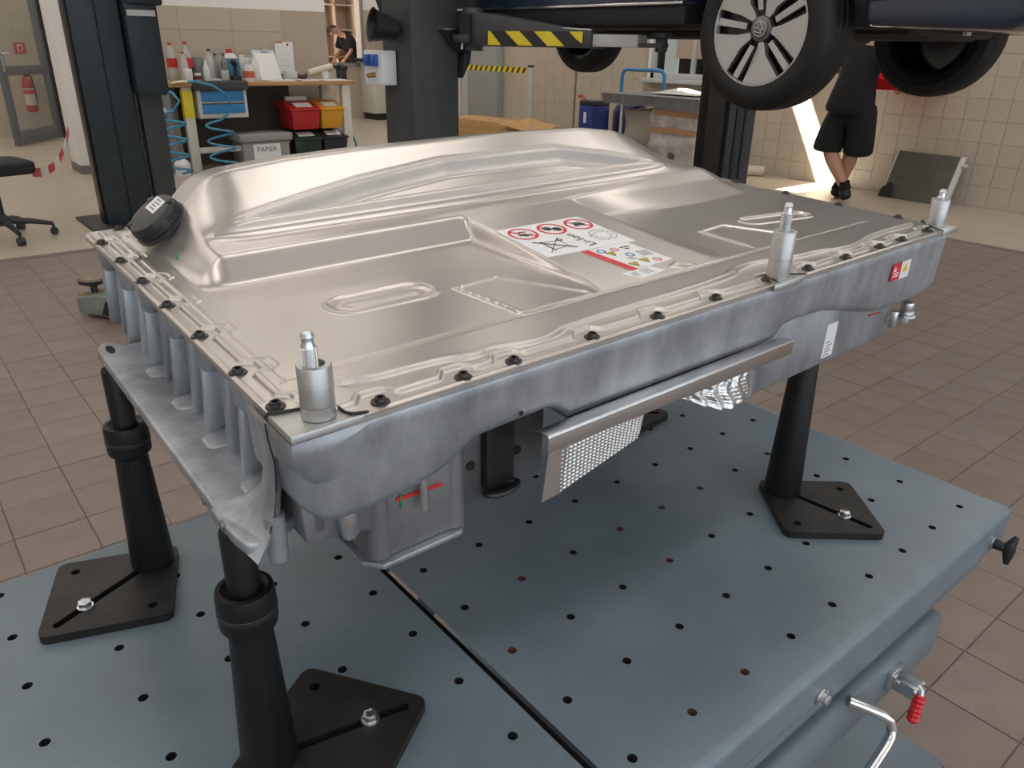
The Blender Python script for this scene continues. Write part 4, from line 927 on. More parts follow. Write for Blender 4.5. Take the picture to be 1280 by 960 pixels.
pot('beaker', 'grey see-through beaker behind the squeeze bottle', 'beaker', 2.71, 9.25, .26, .075, gpl)
pot('tub', 'white tub with red print in front of the blue canister', 'tub', 3.21, 9.0, .16, .062, wpl, mat('orange_red_print', (.55, .13, .05), .5), wpl)
pot('cup', 'small white cup at the left bench end', 'cup', 2.50, 8.93, .14, .045, wpl)
pot('small_jar', 'small cream jar with reddish content beside the dark drink', 'jar', 2.645, 9.06, .09, .04, wpl, mat('brown_red', (.25, .06, .05), .5))
pot('small_cup', 'low pale cup next to the black drill', 'cup', 2.955, 9.06, .12, .045, clear)
jc = thing('canister', 'blue canister with a white shoulder and red cap', 'canister', (3.13, 9.32, BZ))
ob('body', G().prism(rrect(-.09, -.07, .09, .07, .03), 0, .24), mat('blue_canister', (.06, .22, .36), .4), jc, .01); ob('shoulder', G().lathe([(.085, .24), (.06, .285), (.03, .30)], n=18), wpl, jc); ob('cap', G().cyl((0, 0, .295), (0, 0, .34), .034, n=14), rcap, jc)
cn2 = thing('canister', 'white flat canister between the blue canister and the clipboard', 'canister', (3.345, 9.38, BZ)); ob('body', G().prism(rrect(-.10, -.05, .10, .05, .03), 0, .25), wpl, cn2, .01); ob('cap', G().cyl((-.05, 0, .25), (-.05, 0, .28), .025, n=14), wpl, cn2)
dr = thing('cordless_drill', 'black cordless drill standing on its battery', 'drill', (3.08, 9.06, BZ))
ob('battery', G().box((-.05, -.04, 0), (.05, .04, .055)), black_pl, dr, .006); ob('handle', G().tube([(0, 0, .05), (0, 0, .15)], [.02, .022], 10), black_pl, dr); ob('motor_head', G().lathe([(.024, -.06), (.034, -.03), (.034, .06), (.018, .08), (.010, .10)], (0, 0, .19), (-.5, -.8, .25), 16), black_pl, dr)
lab('rolled_mat', 'dark grey felt mat hanging over the front bench edge', 'mat', G().prism([(-.03, -.075), (-.012, -.08), (-.006, -.0), (.0, .008), (.16, .008), (.16, .016), (-.004, .018), (-.022, .010), (-.03, 0)], 0, .62, 'x'), mat('grey_felt', (.055, .058, .06), .95, bump=.3, bscale=80), (2.50, 8.85, BZ-.003))
# small workshop clutter on the top
spec_ = [('rag', 'crumpled pale rag by the small jar', 'rag', 2.84, 9.07, .16, .10, .04, (.5, .48, .45)), ('tool_tray', 'low dark tray with small parts behind the felt mat', 'tray', 2.88, 9.46, .30, .12, .035, (.04, .04, .05)), ('red_pliers', 'red and grey pliers lying behind the felt mat', 'pliers', 3.02, 9.1, .14, .04, .025, (.35, .05, .05))]
for nm, lb__, ct, x, y, a, b, h, c_ in spec_:
    g = G().grid(lambda s_, t_: ((s_-.5)*a, (t_-.5)*b, h*(math.sin(s_*pi)*math.sin(t_*pi))**.5*(.6+.4*math.sin(s_*13+t_*7))+.001), 14, 8); lab(nm, lb__, ct, g, mat(nm+'_stuff', c_, .7), (x, y, BZ))
cbd = thing('clipboard', 'white clipboard with papers leaning on the bench', 'clipboard', (3.56, 9.18, BZ), math.radians(4))
def lean(w_, h, th, y=0): return G().add([(x, y+dy+z*.35, z) for z in (0, h) for dy in (0, th) for x in (-w_/2+z*-.08, w_/2-z*.10)], [(0, 1, 3, 2), (4, 6, 7, 5), (0, 4, 5, 1), (2, 3, 7, 6), (0, 2, 6, 4), (1, 5, 7, 3)])
ob('board', lean(.30, .33, .012), mat('pale_blue_board', (.55, .62, .68), .4), cbd); ob('paper', lean(.27, .30, .003, -.006), white_p, cbd); ob('clip', G().box((-.05, .095, .30), (.05, .115, .335)), steel, cbd, .003)
for i, (nm, lb__, x, y, a, b, rz) in enumerate((('paper_stack', 'loose papers and leaflets fanned in front of the clipboard', 3.58, 8.98, .32, .2, .1), ('paper_sheet', 'white sheet on the front edge of the bench near its right end', 4.255, 8.98, .30, .2, -.05), ('paper_stack', 'pile of printed pages in the middle of the bench', 3.93, 9.0, .26, .18, .2))):
    t = thing(nm, lb__, 'paper', (x, y, BZ), rz)
    for k in range(4): ob('sheet', G().box((-a/2+.02*math.sin(k*5+i), -b/2+.01*k, .0005+.003*k), (a/2, b/2, .003+.003*k)), white_p, t)
    ob('printing', G().box((-a*.3, -b*.2, .0125), (a*.2, b*.1, .0128)), mat('blue_grey_print', (.30, .36, .45), .5), t)
nb = thing('notice', 'white notice sheet with a red top edge standing against the bench wall', 'notice', (3.87, 9.45, BZ), 0)
ob('sheet', G().box((-.115, -.004, .06), (.115, 0, .425)), white_p, nb); ob('red_edge', G().box((-.115, -.006, .412), (-.02, -.003, .425)), lred, nb); ob('printing', G().box((-.08, -.0052, .16), (.08, -.0041, .162)).box((-.08, -.0052, .22), (.08, -.0041, .222)).box((-.08, -.0052, .28), (.06, -.0041, .282)), grey_p, nb); ob('magnet', G().cyl((.045, -.004, .395), (.045, -.012, .395), .012, n=12), mat('dark_red', (.2, .02, .03), .5), nb); ob('stand_foot', G().box((-.10, -.03, 0), (.10, .03, .06)), grey_cv, nb, .004)
lab('black_bag', 'crumpled black bag behind the clipboard', 'bag', G().sph((0, 0, .12), .13, 14, 10, (1.0, .7, .95)), mat('black_foil_bag', (.02, .022, .025), .3, bump=1.0, bscale=30), (3.60, 9.46, BZ))
lab('paper_roll', 'rolled cream paper lying on the bench to the right of the notice', 'paper roll', G().tube([(-.17, 0, .075), (.17, .03, .14)], [.042, .048], 16), mat('cream_paper', (.66, .62, .48), .6), (4.24, 9.26, BZ))
lab('white_mug', 'white mug near the right bench end', 'mug', G().lathe([(.04, 0), (.045, .1), (.040, .1), (.037, .01), (0, .01)], n=18).tube([(.045, 0, .08), (.07, 0, .07), (.07, 0, .04), (.044, 0, .03)], .006, 6), wpl, (4.24, 9.13, BZ))
lab('small_box', 'pale grey small box with a dark side by the black bag', 'box', G().box((-.07, -.05, 0), (.07, .05, .10)).box((-.045, -.055, .02), (-.02, -.05, .09)), mat('pale_grey_box', (.55, .57, .55), .5), (3.79, 9.16, BZ), .1, .006)
pu = thing('power_tool', 'black stubby power tool standing at the right bench end', 'tool', (4.44, 9.08, BZ))
ob('body', G().prism(rrect(-.055, -.05, .055, .05, .02), 0, .12), black_pl, pu, .008); ob('head', G().lathe([(.05, .10), (.07, .125), (.07, .165), (.04, .185)], (0, 0, 0), (.1, 0, 1), 8), black_pl, pu); ob('grip', G().tube([(-.05, 0, .13), (-.10, 0, .16)], .02, 8), black_pl, pu)
lab('dark_tools', 'heap of dark tools and red wires on the bench below the notice', 'tools', G().tube([(-.15, 0, .02), (-.02, .03, .05), (.10, -.02, .03), (.16, .02, .05)], .022, 8).tube([(-.12, -.05, .02), (.0, -.03, .03), (.12, -.05, .02)], .018, 8).box((-.16, -.03, 0), (-.07, .05, .07)), mat('dark_reddish_tools', (.055, .03, .035), .5), (3.92, 9.30, BZ))
# boxes and bins under the bench
pb = thing('storage_box', 'grey lidded plastic box lettered PAPIER under the bench', 'box', (3.27, 9.02, 0))
gb = mat('grey_box_plastic', (.30, .30, .29), .5)
ob('tub', G().prism([(-.29, -.18), (.29, -.18), (.29, .18), (-.29, .18)], 0, .30), gb, pb, .02); ob('lid', G().box((-.325, -.21, .30), (.325, .21, .385)), gb, pb, .015); ob('rib', G().box((-.30, -.19, .27), (.30, .19, .285)), gb, pb, .004)
pl_ = ob('paper_label', G().box((-.165, -.1835, .05), (.165, -.181, .285)), white_p, pb)
tg = textmesh('PAPIER', .082); tg.v = [(x, -.184, .205+y) for x, y, z in tg.v]; ob('lettering', tg, mat('dark_grey_print', (.06, .06, .06), .6), pl_)
def binn(x, y, z, w_, d, h, c_, label, open_=True):
    t = thing('waste_bin', label, 'bin', (x, y, z), 0, 'recycling bins under the bench'); m = mat('bin_plastic_%.2f_%.2f' % (c_[0], c_[1]), c_, .35)
    ob('tub', G().add([(-w_*.43, -d*.42, 0), (w_*.43, -d*.42, 0), (w_*.43, d*.45, 0), (-w_*.43, d*.45, 0), (-w_*.5, -d*.5, h), (w_*.5, -d*.5, h), (w_*.5, d*.5, h), (-w_*.5, d*.5, h)], [(3, 2, 1, 0), (4, 5, 6, 7), (0, 1, 5, 4), (1, 2, 6, 5), (2, 3, 7, 6), (3, 0, 4, 7)]), m, t, .012)
    ld = ob('lid', G().prism([(-d*.54, h), (-d*.54, h+.02), (d*.1, h+.10), (d*.54, h+.10), (d*.54, h)], -w_*.53, w_*.53, 'x'), m, t, .008)
    ob('bin_label', G().add([(-w_*.28, -d*.40, h+.040), (w_*.30, -d*.40, h+.040), (w_*.30, -d*.12, h+.080), (-w_*.28, -d*.12, h+.080)], [(0, 1, 2, 3)]), white_p, ld)
binn(3.82, 9.07, .40, .38, .42, .22, (.42, .015, .02), 'red lidded bin stacked on the dark green one')
binn(4.17, 9.07, .40, .31, .42, .22, (.62, .30, .02), 'amber lidded bin stacked beside the red one')
binn(3.82, 9.07, .0, .36, .42, .28, (.012, .03, .022), 'dark green lidded bin on the floor under the bench')
binn(4.19, 9.07, .0, .33, .42, .28, (.012, .015, .03), 'blue-black lidded bin on the floor by the right bench leg')
lab('white_block', 'white slab lying on the red bin', 'slab', G().box((-.14, -.03, 0), (.14, .03, .045)), wpl, (3.83, 9.17, .722), .05, .004)
hose = mat('blue_air_hose', (.05, .27, .42), .25)
def helix(x, y, z0, z1, r, turns, start):
    p = list(start)
    for i in range(int(turns*20)+1):
        t = i/20; p.append((x+r*math.cos(2*pi*t+1.2)*(1), y+r*.6*math.sin(2*pi*t+1.2), z0+(z1-z0)*t/turns))
    return p
h1 = thing('spiral_hose', 'blue spiral air hose hanging at the left bench leg in front of the drawers', 'hose', (2.8, 8.72, 0))
ob('coil', G().tube(helix(-.10, 0, .56, .02, .15, 3.2, [(-.38, .10, .965), (-.28, .03, .97), (-.12, 0, .93), (.02, 0, .83), (.06, 0, .72), (.0, 0, .62)]), .013, 8), hose, h1)
ob('brass_fitting', G().tube([(-.52, .12, .955), (-.42, .11, .968), (-.36, .09, .966)], .018, 8), mat('nickel', (.6, .55, .45), .3, 1), h1)
h2 = thing('spiral_hose', 'second blue spiral air hose between the lift column and the bench', 'hose', (2.10, 8.4, 0))
ob('coil', G().tube(helix(0, 0, .70, .06, .13, 4.0, [(-.05, .1, .92), (.06, .05, .88), (.1, 0, .80)]), .014, 8), hose, h2)
lab('blue_hose_roll', 'flat roll of blue hose on the floor behind the right bench leg', 'hose', G().tube([(.09*math.cos(a), .02*math.sin(3*a), .14+.13*math.sin(a)) for a in np.linspace(0, 6*pi, 60)], .014, 6), hose, (4.56, 9.2, 0))
wt = thing('wall_pipes', 'bundle of white and chrome pipes rising by the bench end', 'pipes', (2.16, 9.0, 0))
for k in range(3): ob('pipe', G().cyl((k*.035, 0, .0), (k*.035, 0, 1.25), .014, n=10), grey_cv, wt)
ob('valve', G().box((-.04, -.08, .62), (.08, .02, .70)).cyl((.02, -.08, .66), (.02, -.14, .66), .025, n=12), steel, wt, .006)
lab('round_canister', 'round white canister on the floor left of the bench', 'canister', G().lathe([(.08, 0), (.085, .12), (.06, .16), (.02, .18)], n=20), wpl, (2.24, 8.75, 0))

# ================================================================ LEFT: GLASS DOOR, EXTINGUISHER, CHAIR, TAPE
dg = mat('grey_door_frame', (.13, .14, .15), .45); gl = mat('door_glass', (.30, .34, .33), .03, alpha=.10)
d1 = bpy.data.objects.new('door_1', None); col.objects.link(d1); d1['kind'] = 'structure'; d1.location = (1.18, 12.38, 0); d1.rotation_euler = (0, 0, math.radians(50))
DW = 1.10
for a, b in (((0, -.03, .02), (.10, .03, 2.2)), ((DW-.10, -.03, .02), (DW, .03, 2.2)), ((.10, -.03, .02), (DW-.10, .03, .20)), ((.10, -.03, .90), (DW-.10, .03, 1.02)), ((.10, -.03, 2.1), (DW-.10, .03, 2.2))): ob('door_rail', G().box(a, b), dg, d1, .004)
ob('lower_pane', G().box((.10, -.006, .20), (DW-.10, .006, .90)), gl, d1); ob('upper_pane', G().box((.10, -.006, 1.02), (DW-.10, .006, 2.1)), gl, d1)
ob('door_handle', G().box((.02, -.045, .95), (.06, -.03, 1.30)).tube([(.04, -.05, 1.18), (.04, -.09, 1.18), (.18, -.09, 1.18)], .010, 8), steel, d1)
struct('dark_gap_panel', G().box((1.93, 13.30, 0), (2.45, 13.36, 2.6)), black_pl)  # added black panel paints the darkness of the gap beside the glass door
fe = thing('fire_extinguisher', 'red fire extinguisher seen through the glass door', 'extinguisher', (1.70, 13.93, .33), .0)
ob('cylinder', G().lathe([(.06, 0), (.075, .02), (.075, .42), (.05, .48), (.025, .50), (.025, .54)], n=24), mat('extinguisher_red', (.45, .03, .02), .35), fe)
ob('instruction_label', G().lathe([(.0765, .10), (.0765, .34)], n=24, cap=False), mat('cream_label', (.62, .58, .48), .5), fe); ob('red_panel', G().lathe([(.0772, .26), (.0772, .32)], n=24, cap=False), lred, fe)
ob('valve_handle', G().box((-.02, -.05, .53), (.02, .09, .57)).tube([(0, .03, .54), (.08, .06, .5), (.095, .06, .3), (.09, .05, .12)], .010, 8), black_pl, fe); ob('wall_bracket', G().box((-.04, .06, .2), (.04, .16, .24)), black_pl, fe)
fs = thing('fire_sign', 'small square red sign with a white symbol beyond the door', 'sign', (1.73, 14.078, 1.15), .0)
ob('board', G().box((-.075, 0, 0), (.075, .008, .15)), mat('sign_red', (.55, .03, .04), .5), fs); ob('symbol', G().box((-.035, -.003, .02), (-.02, 0, .13)).box((-.035, -.003, .105), (.02, 0, .13)).tube([(.01, -.002, .03), (.03, -.002, .06), (.04, -.002, .09), (.03, -.002, .12)], .008, 6), white_p, fs)
ch = thing('office_chair', 'black swivel chair cut by the left picture edge', 'chair', (.20, 6.45, 0), .2)
fab = mat('black_chair_fabric', (.012, .013, .014), .85)
ob('seat', G().prism(rrect(-.25, -.24, .25, .24, .10), .475, .56), fab, ch, .02, 3); ob('gas_column', G().cyl((0, 0, .14), (0, 0, .47), .026, n=16), black_pl, ch); ob('hub', G().lathe([(.05, .10), (.05, .15), (.03, .18)], n=16), black_pl, ch)
for k in range(5):
    a = 2*pi*k/5-.35; d = Vector((math.cos(a), math.sin(a), 0))
    lg_ = ob('star_leg', G().tube([d*.03+Vector((0, 0, .13)), d*.18+Vector((0, 0, .115)), d*.32+Vector((0, 0, .085))], [.026, .022, .016], 8), black_pl, ch)
    ob('castor', G().cyl(d*.32+Vector((-d.y*.025, d.x*.025, .028)), d*.32+Vector((d.y*.025, -d.x*.025, .028)), .028, n=16).cyl(d*.32+Vector((0, 0, .03)), d*.32+Vector((0, 0, .085)), .010, n=8), black_pl, lg_)
ob('back_post', G().tube([(-.22, 0, .48), (-.30, 0, .55), (-.31, 0, .85)], .02, 8), black_pl, ch); ob('backrest', G().box((-.34, -.2, .75), (-.28, .2, 1.15)), fab, ch, .03, 3)
tp_ = thing('barrier_tape', 'red and white barrier tape sagging from the pillar to the chair', 'tape', (0, 0, 0))
T0, T1 = Vector((1.30, 9.38, .48)), Vector((.47, 6.50, .46)); NT = 14; tr_m = mat('tape_red', (.62, .04, .03), .4)
def tpos(t): p = T0.lerp(T1, t); p.z -= .14*4*t*(1-t); return p
for k in range(NT):
    a, b = tpos(k/NT), tpos((k+1)/NT); ob('tape_segment', G().add([a-Vector((0, 0, .035)), b-Vector((0, 0, .035)), b+Vector((0, 0, .035)), a+Vector((0, 0, .035)), a+Vector((.002, 0, -.035)), b+Vector((.002, 0, -.035)), b+Vector((.002, 0, .035)), a+Vector((.002, 0, .035))], [(0, 1, 2, 3), (7, 6, 5, 4), (0, 1, 5, 4), (2, 3, 7, 6)]), tr_m if (k//2) % 2 == 0 else white_p, tp_)

# ================================================================ FAR AND RIGHT BACKGROUND
cab = thing('wall_cabinet', 'white steel cabinet beside the middle lift column at the far wall', 'cabinet', (7.45, 13.55, 0))
ob('plinth', G().box((.04, .02, 0), (.40, .5, .12)), black_pl, cab); ob('body', G().box((0, .02, .12), (.46, .54, 1.04)), wleg, cab, .005); ob('door', G().box((.01, 0, .13), (.45, .02, 1.03)), wleg, cab, .004); ob('top', G().box((-.10, -.02, 1.04), (.46, .54, 1.07)), mat('dark_grey_top', (.12, .12, .12), .5), cab, .004)
# interior window frame in the far wall, shelf behind
w2 = bpy.data.objects.new('window_2', None); col.objects.link(w2); w2['kind'] = 'structure'; w2.location = (6.55, Y1, 1.02)
fr = mat('grey_window_frame', (.26, .25, .25), .5)
for a, b in (((-.06, -.03, -.06), (0, .2, 1.6)), ((.97, -.03, -.06), (1.03, .2, 1.6)), ((0, -.03, -.06), (.97, .2, 0))): ob('window_frame', G().box(a, b), fr, w2, .004)
sh_ = thing('shelf', 'cream open shelf in the room behind the interior window', 'shelf', (6.62, Y1+.90, 0)); shm = mat('cream_shelf', (.78, .62, .50), .6)
for z in (.6, 1.1, 1.60, 2.05, 2.5): ob('board', G().box((0, 0, z), (1.3, .28, z+.03)), shm, sh_)
for x in (0, .42, .84, 1.27): ob('upright', G().box((x, 0, 0), (x+.03, .28, 2.6)), shm, sh_)
# barrier stands with striped belt, pilaster
pil = struct('trim_1', G().box((X1-.16, 10.25, 0), (X1-.013, 11.05, 3.2)), mat('grey_green_pilaster', (.33, .34, .32), .6), .004)
struct('trim_2', G().box((X1-.10, 11.05, 0), (X1-.013, 11.45, 3.2)), grey_cv, .004)
bsx = 7.35
for k, (yy, lbx) in enumerate(((10.62, 'aluminium barrier stand half hidden by the middle lift column'), (8.82, 'aluminium barrier stand right of the cardboard box'))):
    t = thing('barrier_stand', lbx, 'barrier stand', (bsx, yy, 0), 0, 'barrier stands with a striped belt'); ob('post', G().cyl((0, 0, .02), (0, 0, 1.10), .045, n=20), grey_cv, t); ob('foot', G().lathe([(.17, 0), (.17, .015), (.05, .03)], n=24), grey_cv, t); ob('post_cap', G().cyl((0, 0, 1.10), (0, 0, 1.13), .048, n=20), black_pl, t)
bt2 = thing('barrier_belt', 'yellow and black striped belt stretched between the barrier stands', 'belt', (bsx-.045, 8.86, 1.02))
ob('belt', G().box((-.003, 0, 0), (.0, 1.72, .075)), haz_y, bt2)
for k in range(13): y0 = .05+k*.13; ob('black_stripe', G().prism([(y0, 0), (y0+.05, 0), (y0+.0, .075), (y0-.05, .075)], -.0045, -.0028, 'x'), haz_k, bt2)
kr = mat('brown_cardboard', (.46, .27, .11), .8, var=.08, vscale=4)
cb1 = thing('cardboard_box', 'closed flat cardboard box below the striped belt', 'box', (6.75, 9.02, 0), .12)
ob('carton', G().box((-.3, -.62, 0), (.3, .62, .40)), kr, cb1, .006); ob('tape_strip', G().box((-.03, -.622, .398), (.03, .622, .402)), mat('packing_tape', (.55, .40, .22), .3), cb1); ob('flap_edge', G().box((-.301, -.622, .30), (-.298, .622, .304)), mat('carton_edge', (.30, .17, .07), .8), cb1)
cb2 = thing('cardboard_box', 'opened crumpled cardboard with loose flaps right of the closed box', 'box', (6.6, 7.75, 0), -.1)
ob('carton', G().box((-.3, -.5, 0), (.3, .5, .34)), kr, cb2, .004)
for k, (y0, y1, t_) in enumerate(((-.52, .5, .14), (-.30, .3, .02))): ob('flap', G().add([(-.33-.05*k, y0, .36), (-.33, y1, .40), (.0, y1-.1, .50-t_*.3), (.05, y0+.15, .44), (-.33-.05*k, y0, .366), (-.33, y1, .406), (.0, y1-.1, .506-t_*.3), (.05, y0+.15, .446)], [(0, 1, 2, 3), (7, 6, 5, 4), (0, 1, 5, 4), (1, 2, 6, 5), (2, 3, 7, 6), (3, 0, 4, 7)]), kr, cb2)
ob('inner_shade_board', G().box((-.33, -.66, .28), (-.1, -.5, .40)), mat('carton_shade', (.10, .06, .03), .8), cb2)  # dark-coloured board stands for the shade inside the opened carton
pole = thing('broom', 'thin brown pole leaning upright by the blue canister', 'pole', (6.25, 6.72, 0)); ob('handle', G().cyl((0, 0, .05), (0, -.02, 1.45), .013, n=10), mat('brown_handle', (.20, .14, .10), .6), pole); ob('foot', G().box((-.04, -.10, 0), (.04, .10, .06)), black_pl, pole)
bc = mat('blue_canister_dark', (.012, .035, .20), .35)
for k, (x, y, r, h, lbx) in enumerate(((5.93, 6.05, .14, .80, 'blue rectangular canister with a dark lid left of the wrapped stack'),)):
    t = thing('blue_canister', lbx, 'canister', (x, y, 0)); ob('body', G().prism(rrect(-r, -r*.8, r, r*.8, .03), 0, h), bc, t, .015); ob('lid', G().box((-r*.9, -r*.8, h), (r*.9, r*.8, h+.05)), black_pl, t, .01); ob('white_sticker', G().box((-r-.002, -.02, .62), (-r, .02, .73)), white_p, t); ob('handle', G().tube([(-.05, .1, h+.05), (-.05, .15, h+.09), (-.05, .20, h+.08)], .016, 8), mat('red_grip_plastic', (.5, .06, .05), .5), t)
t = thing('vacuum_drum', 'round dark blue drum with a red hose behind the blue canister', 'drum', (6.36, 5.90, 0)); ob('drum', G().lathe([(.19, 0), (.20, .3), (.20, .72), (.16, .80), (0, .82)], n=28), mat('navy_drum', (.008, .014, .07), .35), t); ob('red_hose', G().tube([(-.12, -.12, .70), (-.20, -.22, .74), (-.22, -.26, .64), (-.16, -.22, .55)], .014, 8), mat('dark_red_hose', (.25, .02, .03), .4), t)
tro = thing('hand_trolley', 'blue tubular platform trolley standing behind the wrapped stack', 'trolley', (6.62, 5.95, 0)); bt3 = mat('blue_tube_paint', (.05, .22, .42), .35)
ob('push_handle', G().tube([(0, .36, .2), (0, .36, 1.08)]+[(0, .36-.08*math.sin(a)*0-.08*(1-math.cos(a)), 1.08+.08*math.sin(a)) for a in np.linspace(0, pi/2, 5)]+[(0, -.20, 1.16)]+[(0, -.20-.08*math.sin(a), 1.16-.08*(1-math.cos(a))) for a in np.linspace(0, pi/2, 5)]+[(0, -.28, .2)], .022, 10), bt3, tro); ob('platform', G().box((-.02, -.35, .16), (.75, .45, .20)), bt3, tro, .006)
for a in ((.05, -.28), (.05, .38), (.68, -.28), (.68, .38)): ob('wheel', G().cyl((a[0], a[1]-.02, .07), (a[0], a[1]+.02, .07), .07, n=16).box((a[0]-.02, a[1]-.025, .07), (a[0]+.02, a[1]+.025, .16)), black_pl, tro)
st = thing('pallet_stack', 'film-wrapped load on a blue trolley under a grey cover sheet', 'pallet load', (6.05, 4.95, 0), 0)
film = mat('cloudy_wrap_film', (.80, .77, .74), .25, var=.1, vscale=7, bump=.6, bscale=14, c2=(.50, .44, .41))
ob('platform', G().box((-.36, -.50, .15), (.40, .55, .19)), bt3, st, .006)
for a in ((-.30, -.42), (-.30, .47), (.33, -.42), (.33, .47)): ob('wheel', G().cyl((a[0]-.02, a[1], .07), (a[0]+.02, a[1], .07), .07, n=16).box((a[0]-.025, a[1]-.02, .07), (a[0]+.025, a[1]+.02, .15)), black_pl, st)
def wrinkle(g, amp, f):
    g.v = [(x+amp*math.sin(f*z+3*y), y+amp*math.sin(f*1.3*x+f*z), z) for x, y, z in g.v]; return g
def sbox(a, b, n=8):
    g = G(); (x0, y0, z0), (x1, y1, z1) = a, b
    for fn in (lambda s_, t_: (x0, y0+(y1-y0)*(1-s_), z0+(z1-z0)*t_), lambda s_, t_: (x0+(x1-x0)*s_, y0, z0+(z1-z0)*t_), lambda s_, t_: (x1, y0+(y1-y0)*s_, z0+(z1-z0)*t_), lambda s_, t_: (x0+(x1-x0)*(1-s_), y1, z0+(z1-z0)*t_), lambda s_, t_: (x0+(x1-x0)*s_, y0+(y1-y0)*t_, z1)): g.grid(fn, n, n)
    return g
ob('wrapped_goods', wrinkle(sbox((-.30, -.46, .19), (.38, .10, .86), 16), .012, 22), film, st)
for z in (.62, .78): ob('tape_band', wrinkle(G().grid(lambda s_, t_: ((-.318 if s_ < .5 else -.318+(s_-.5)*2*.70), (.08-s_*2*.55 if s_ < .5 else -.478), z+.05*t_), 20, 2), .004, 12), mat('orange_tape', (.55, .30, .15), .4), st)
ob('dark_goods', G().sph((-.20, -.18, .42), .13, 12, 8, (.8, .8, 1)), mat('dark_goods', (.16, .12, .11), .6), st)
ob('dark_crate', G().box((-.30, .12, .19), (.1, .40, .36)), black_pl, st, .006); ob('support_post', G().cyl((-.30, .52, .19), (-.30, .52, .92), .014, n=8), steel, st)
cov = mat('grey_cover_sheet', (.17, .175, .17), .6, var=.25, vscale=12, bump=.4, bscale=30)
ob('cover_sheet', wrinkle(sbox((-.38, -.52, .86), (.42, .72, .955), 18), .010, 16), cov, st)
ob('lower_film', wrinkle(sbox((-.26, .10, .36), (.3, .50, .80), 8), .015, 18), mat('beige_film', (.50, .45, .36), .3, alpha=.8), st)
lab('crumpled_film', 'crumpled white film lying on the grey cover sheet', 'film', G().grid(lambda s_, t_: ((s_-.5)*.34, (t_-.5)*.60, .055*abs(math.sin(s_*pi)*math.sin(t_*pi))*(.7+.3*math.sin(s_*17+t_*23))+.002), 18, 22), mat('white_film', (.60, .58, .53), .4), (6.1, 4.98, .968))
lab('brown_crate', 'brown open carton on the floor between drum and wrapped stack', 'box', G().box((-.2, -.3, 0), (.2, .3, .42)).box((-.26, -.32, .42), (-.2, .32, .44)), mat('dark_carton', (.16, .10, .06), .8), (5.42, 5.15, 0), .15, .005)
# right window
w1 = bpy.data.objects.new('window_1', None); col.objects.link(w1); w1['kind'] = 'structure'; w1.location = (X1, 6.05, 1.02)
wfm = mat('pale_window_frame', (.52, .53, .52), .5)
for a, b in (((.0, 0, 0), (.12, 1.05, .07)), ((.0, 0, 1.21), (.12, 1.05, 1.28)), ((0, 0, 0), (.12, .06, 1.28)), ((0, .99, 0), (.12, 1.05, 1.28)), ((.02, .34, .07), (.10, .40, 1.21))): ob('window_frame', G().box(a, b), wfm, w1, .004)
ob('window_sill', G().box((-.16, -.05, -.05), (.0, 1.10, 0)), wfm, w1, .004)
ob('blind', G().box((.03, .06, .25), (.035, .66, 1.21)), mat('beige_blind', (.45, .36, .27), .7), w1); ob('pane', G().box((.06, .06, .07), (.066, .34, 1.21)), glass_d, w1); ob('pane', G().box((.06, .40, .07), (.066, .63, 1.21)), glass_d, w1); ob('pane', G().box((.05, .63, .07), (.056, .86, 1.21)), mat('frosted_pane', (.55, .64, .64), .3), w1)
ob('pane', G().box((.06, .86, .07), (.066, .99, 1.21)), glass_d, w1)
# leaning panel, pipe, red shelf
pn = thing('leaning_panel', 'dark grey flat panel with a pale edge leaning against the tiled wall', 'panel', (7.60, 2.86, 0), 0)
def lp(y0, y1, x0, x1, h, t_): return G().add([(x0+t_*0, y0, 0), (x0, y1, 0), (x1, y1, h), (x1, y0, h), (x0+.05, y0, .0), (x0+.05, y1, .0), (x1+.05, y1, h), (x1+.05, y0, h)], [(0, 1, 2, 3), (7, 6, 5, 4), (0, 4, 5, 1), (1, 5, 6, 2), (2, 6, 7, 3), (3, 7, 4, 0)])
ob('face', lp(.045, .66, .12, .32, .45, 0), mat('mottled_grey_panel', (.085, .08, .065), .45, var=.3, vscale=14), pn); ob('edge_rail', lp(0, .045, .115, .317, .455, 0), mat('pale_rail', (.62, .60, .55), .5), pn, .003); ob('edge_rail', lp(.66, .672, .117, .317, .452, 0), mat('pale_rail2', (.5, .48, .43), .5), pn)
ob('bracket_peg', G().cyl((.27, -.055, .38), (.27, .0, .38), .018, n=10).cyl((.04, -.055, .03), (.04, 0, .03), .018, n=10), mat('pale_rail3', (.62, .60, .55), .5), pn); ob('black_patch', G().add([(.118, .55, .004), (.118, .70, .002), (.155, .69, .09), (.188, .62, .16), (.165, .56, .11)], [(0, 1, 2, 3, 4)]), mat('matt_black', (.015, .013, .012), .8), pn)  # flat black patch over the panel's lower corner
lab('cardboard_tube', 'pale cardboard tube lying at the wall behind the battery corner', 'tube', G().cyl((0, 0, .06), (.30, -.40, .06), .058, n=20), mat('pale_tube', (.58, .50, .40), .7), (7.55, 5.45, 0))
rs = thing('red_tray', 'bright red wall tray partly hidden by the far front tyre', 'tray', (7.50, 3.20, 1.05)); rdm = mat('signal_red', (.70, .012, .015), .4)
ob('tray', G().box((0, 0, 0), (.48, .52, .03)), rdm, rs, .004); ob('rim_front', G().box((-.01, 0, 0), (.01, .52, .10)), rdm, rs, .003); ob('rim_side', G().box((0, .50, 0), (.48, .52, .22)), rdm, rs, .003); ob('back', G().box((.45, 0, 0), (.486, .52, .45)), rdm, rs)

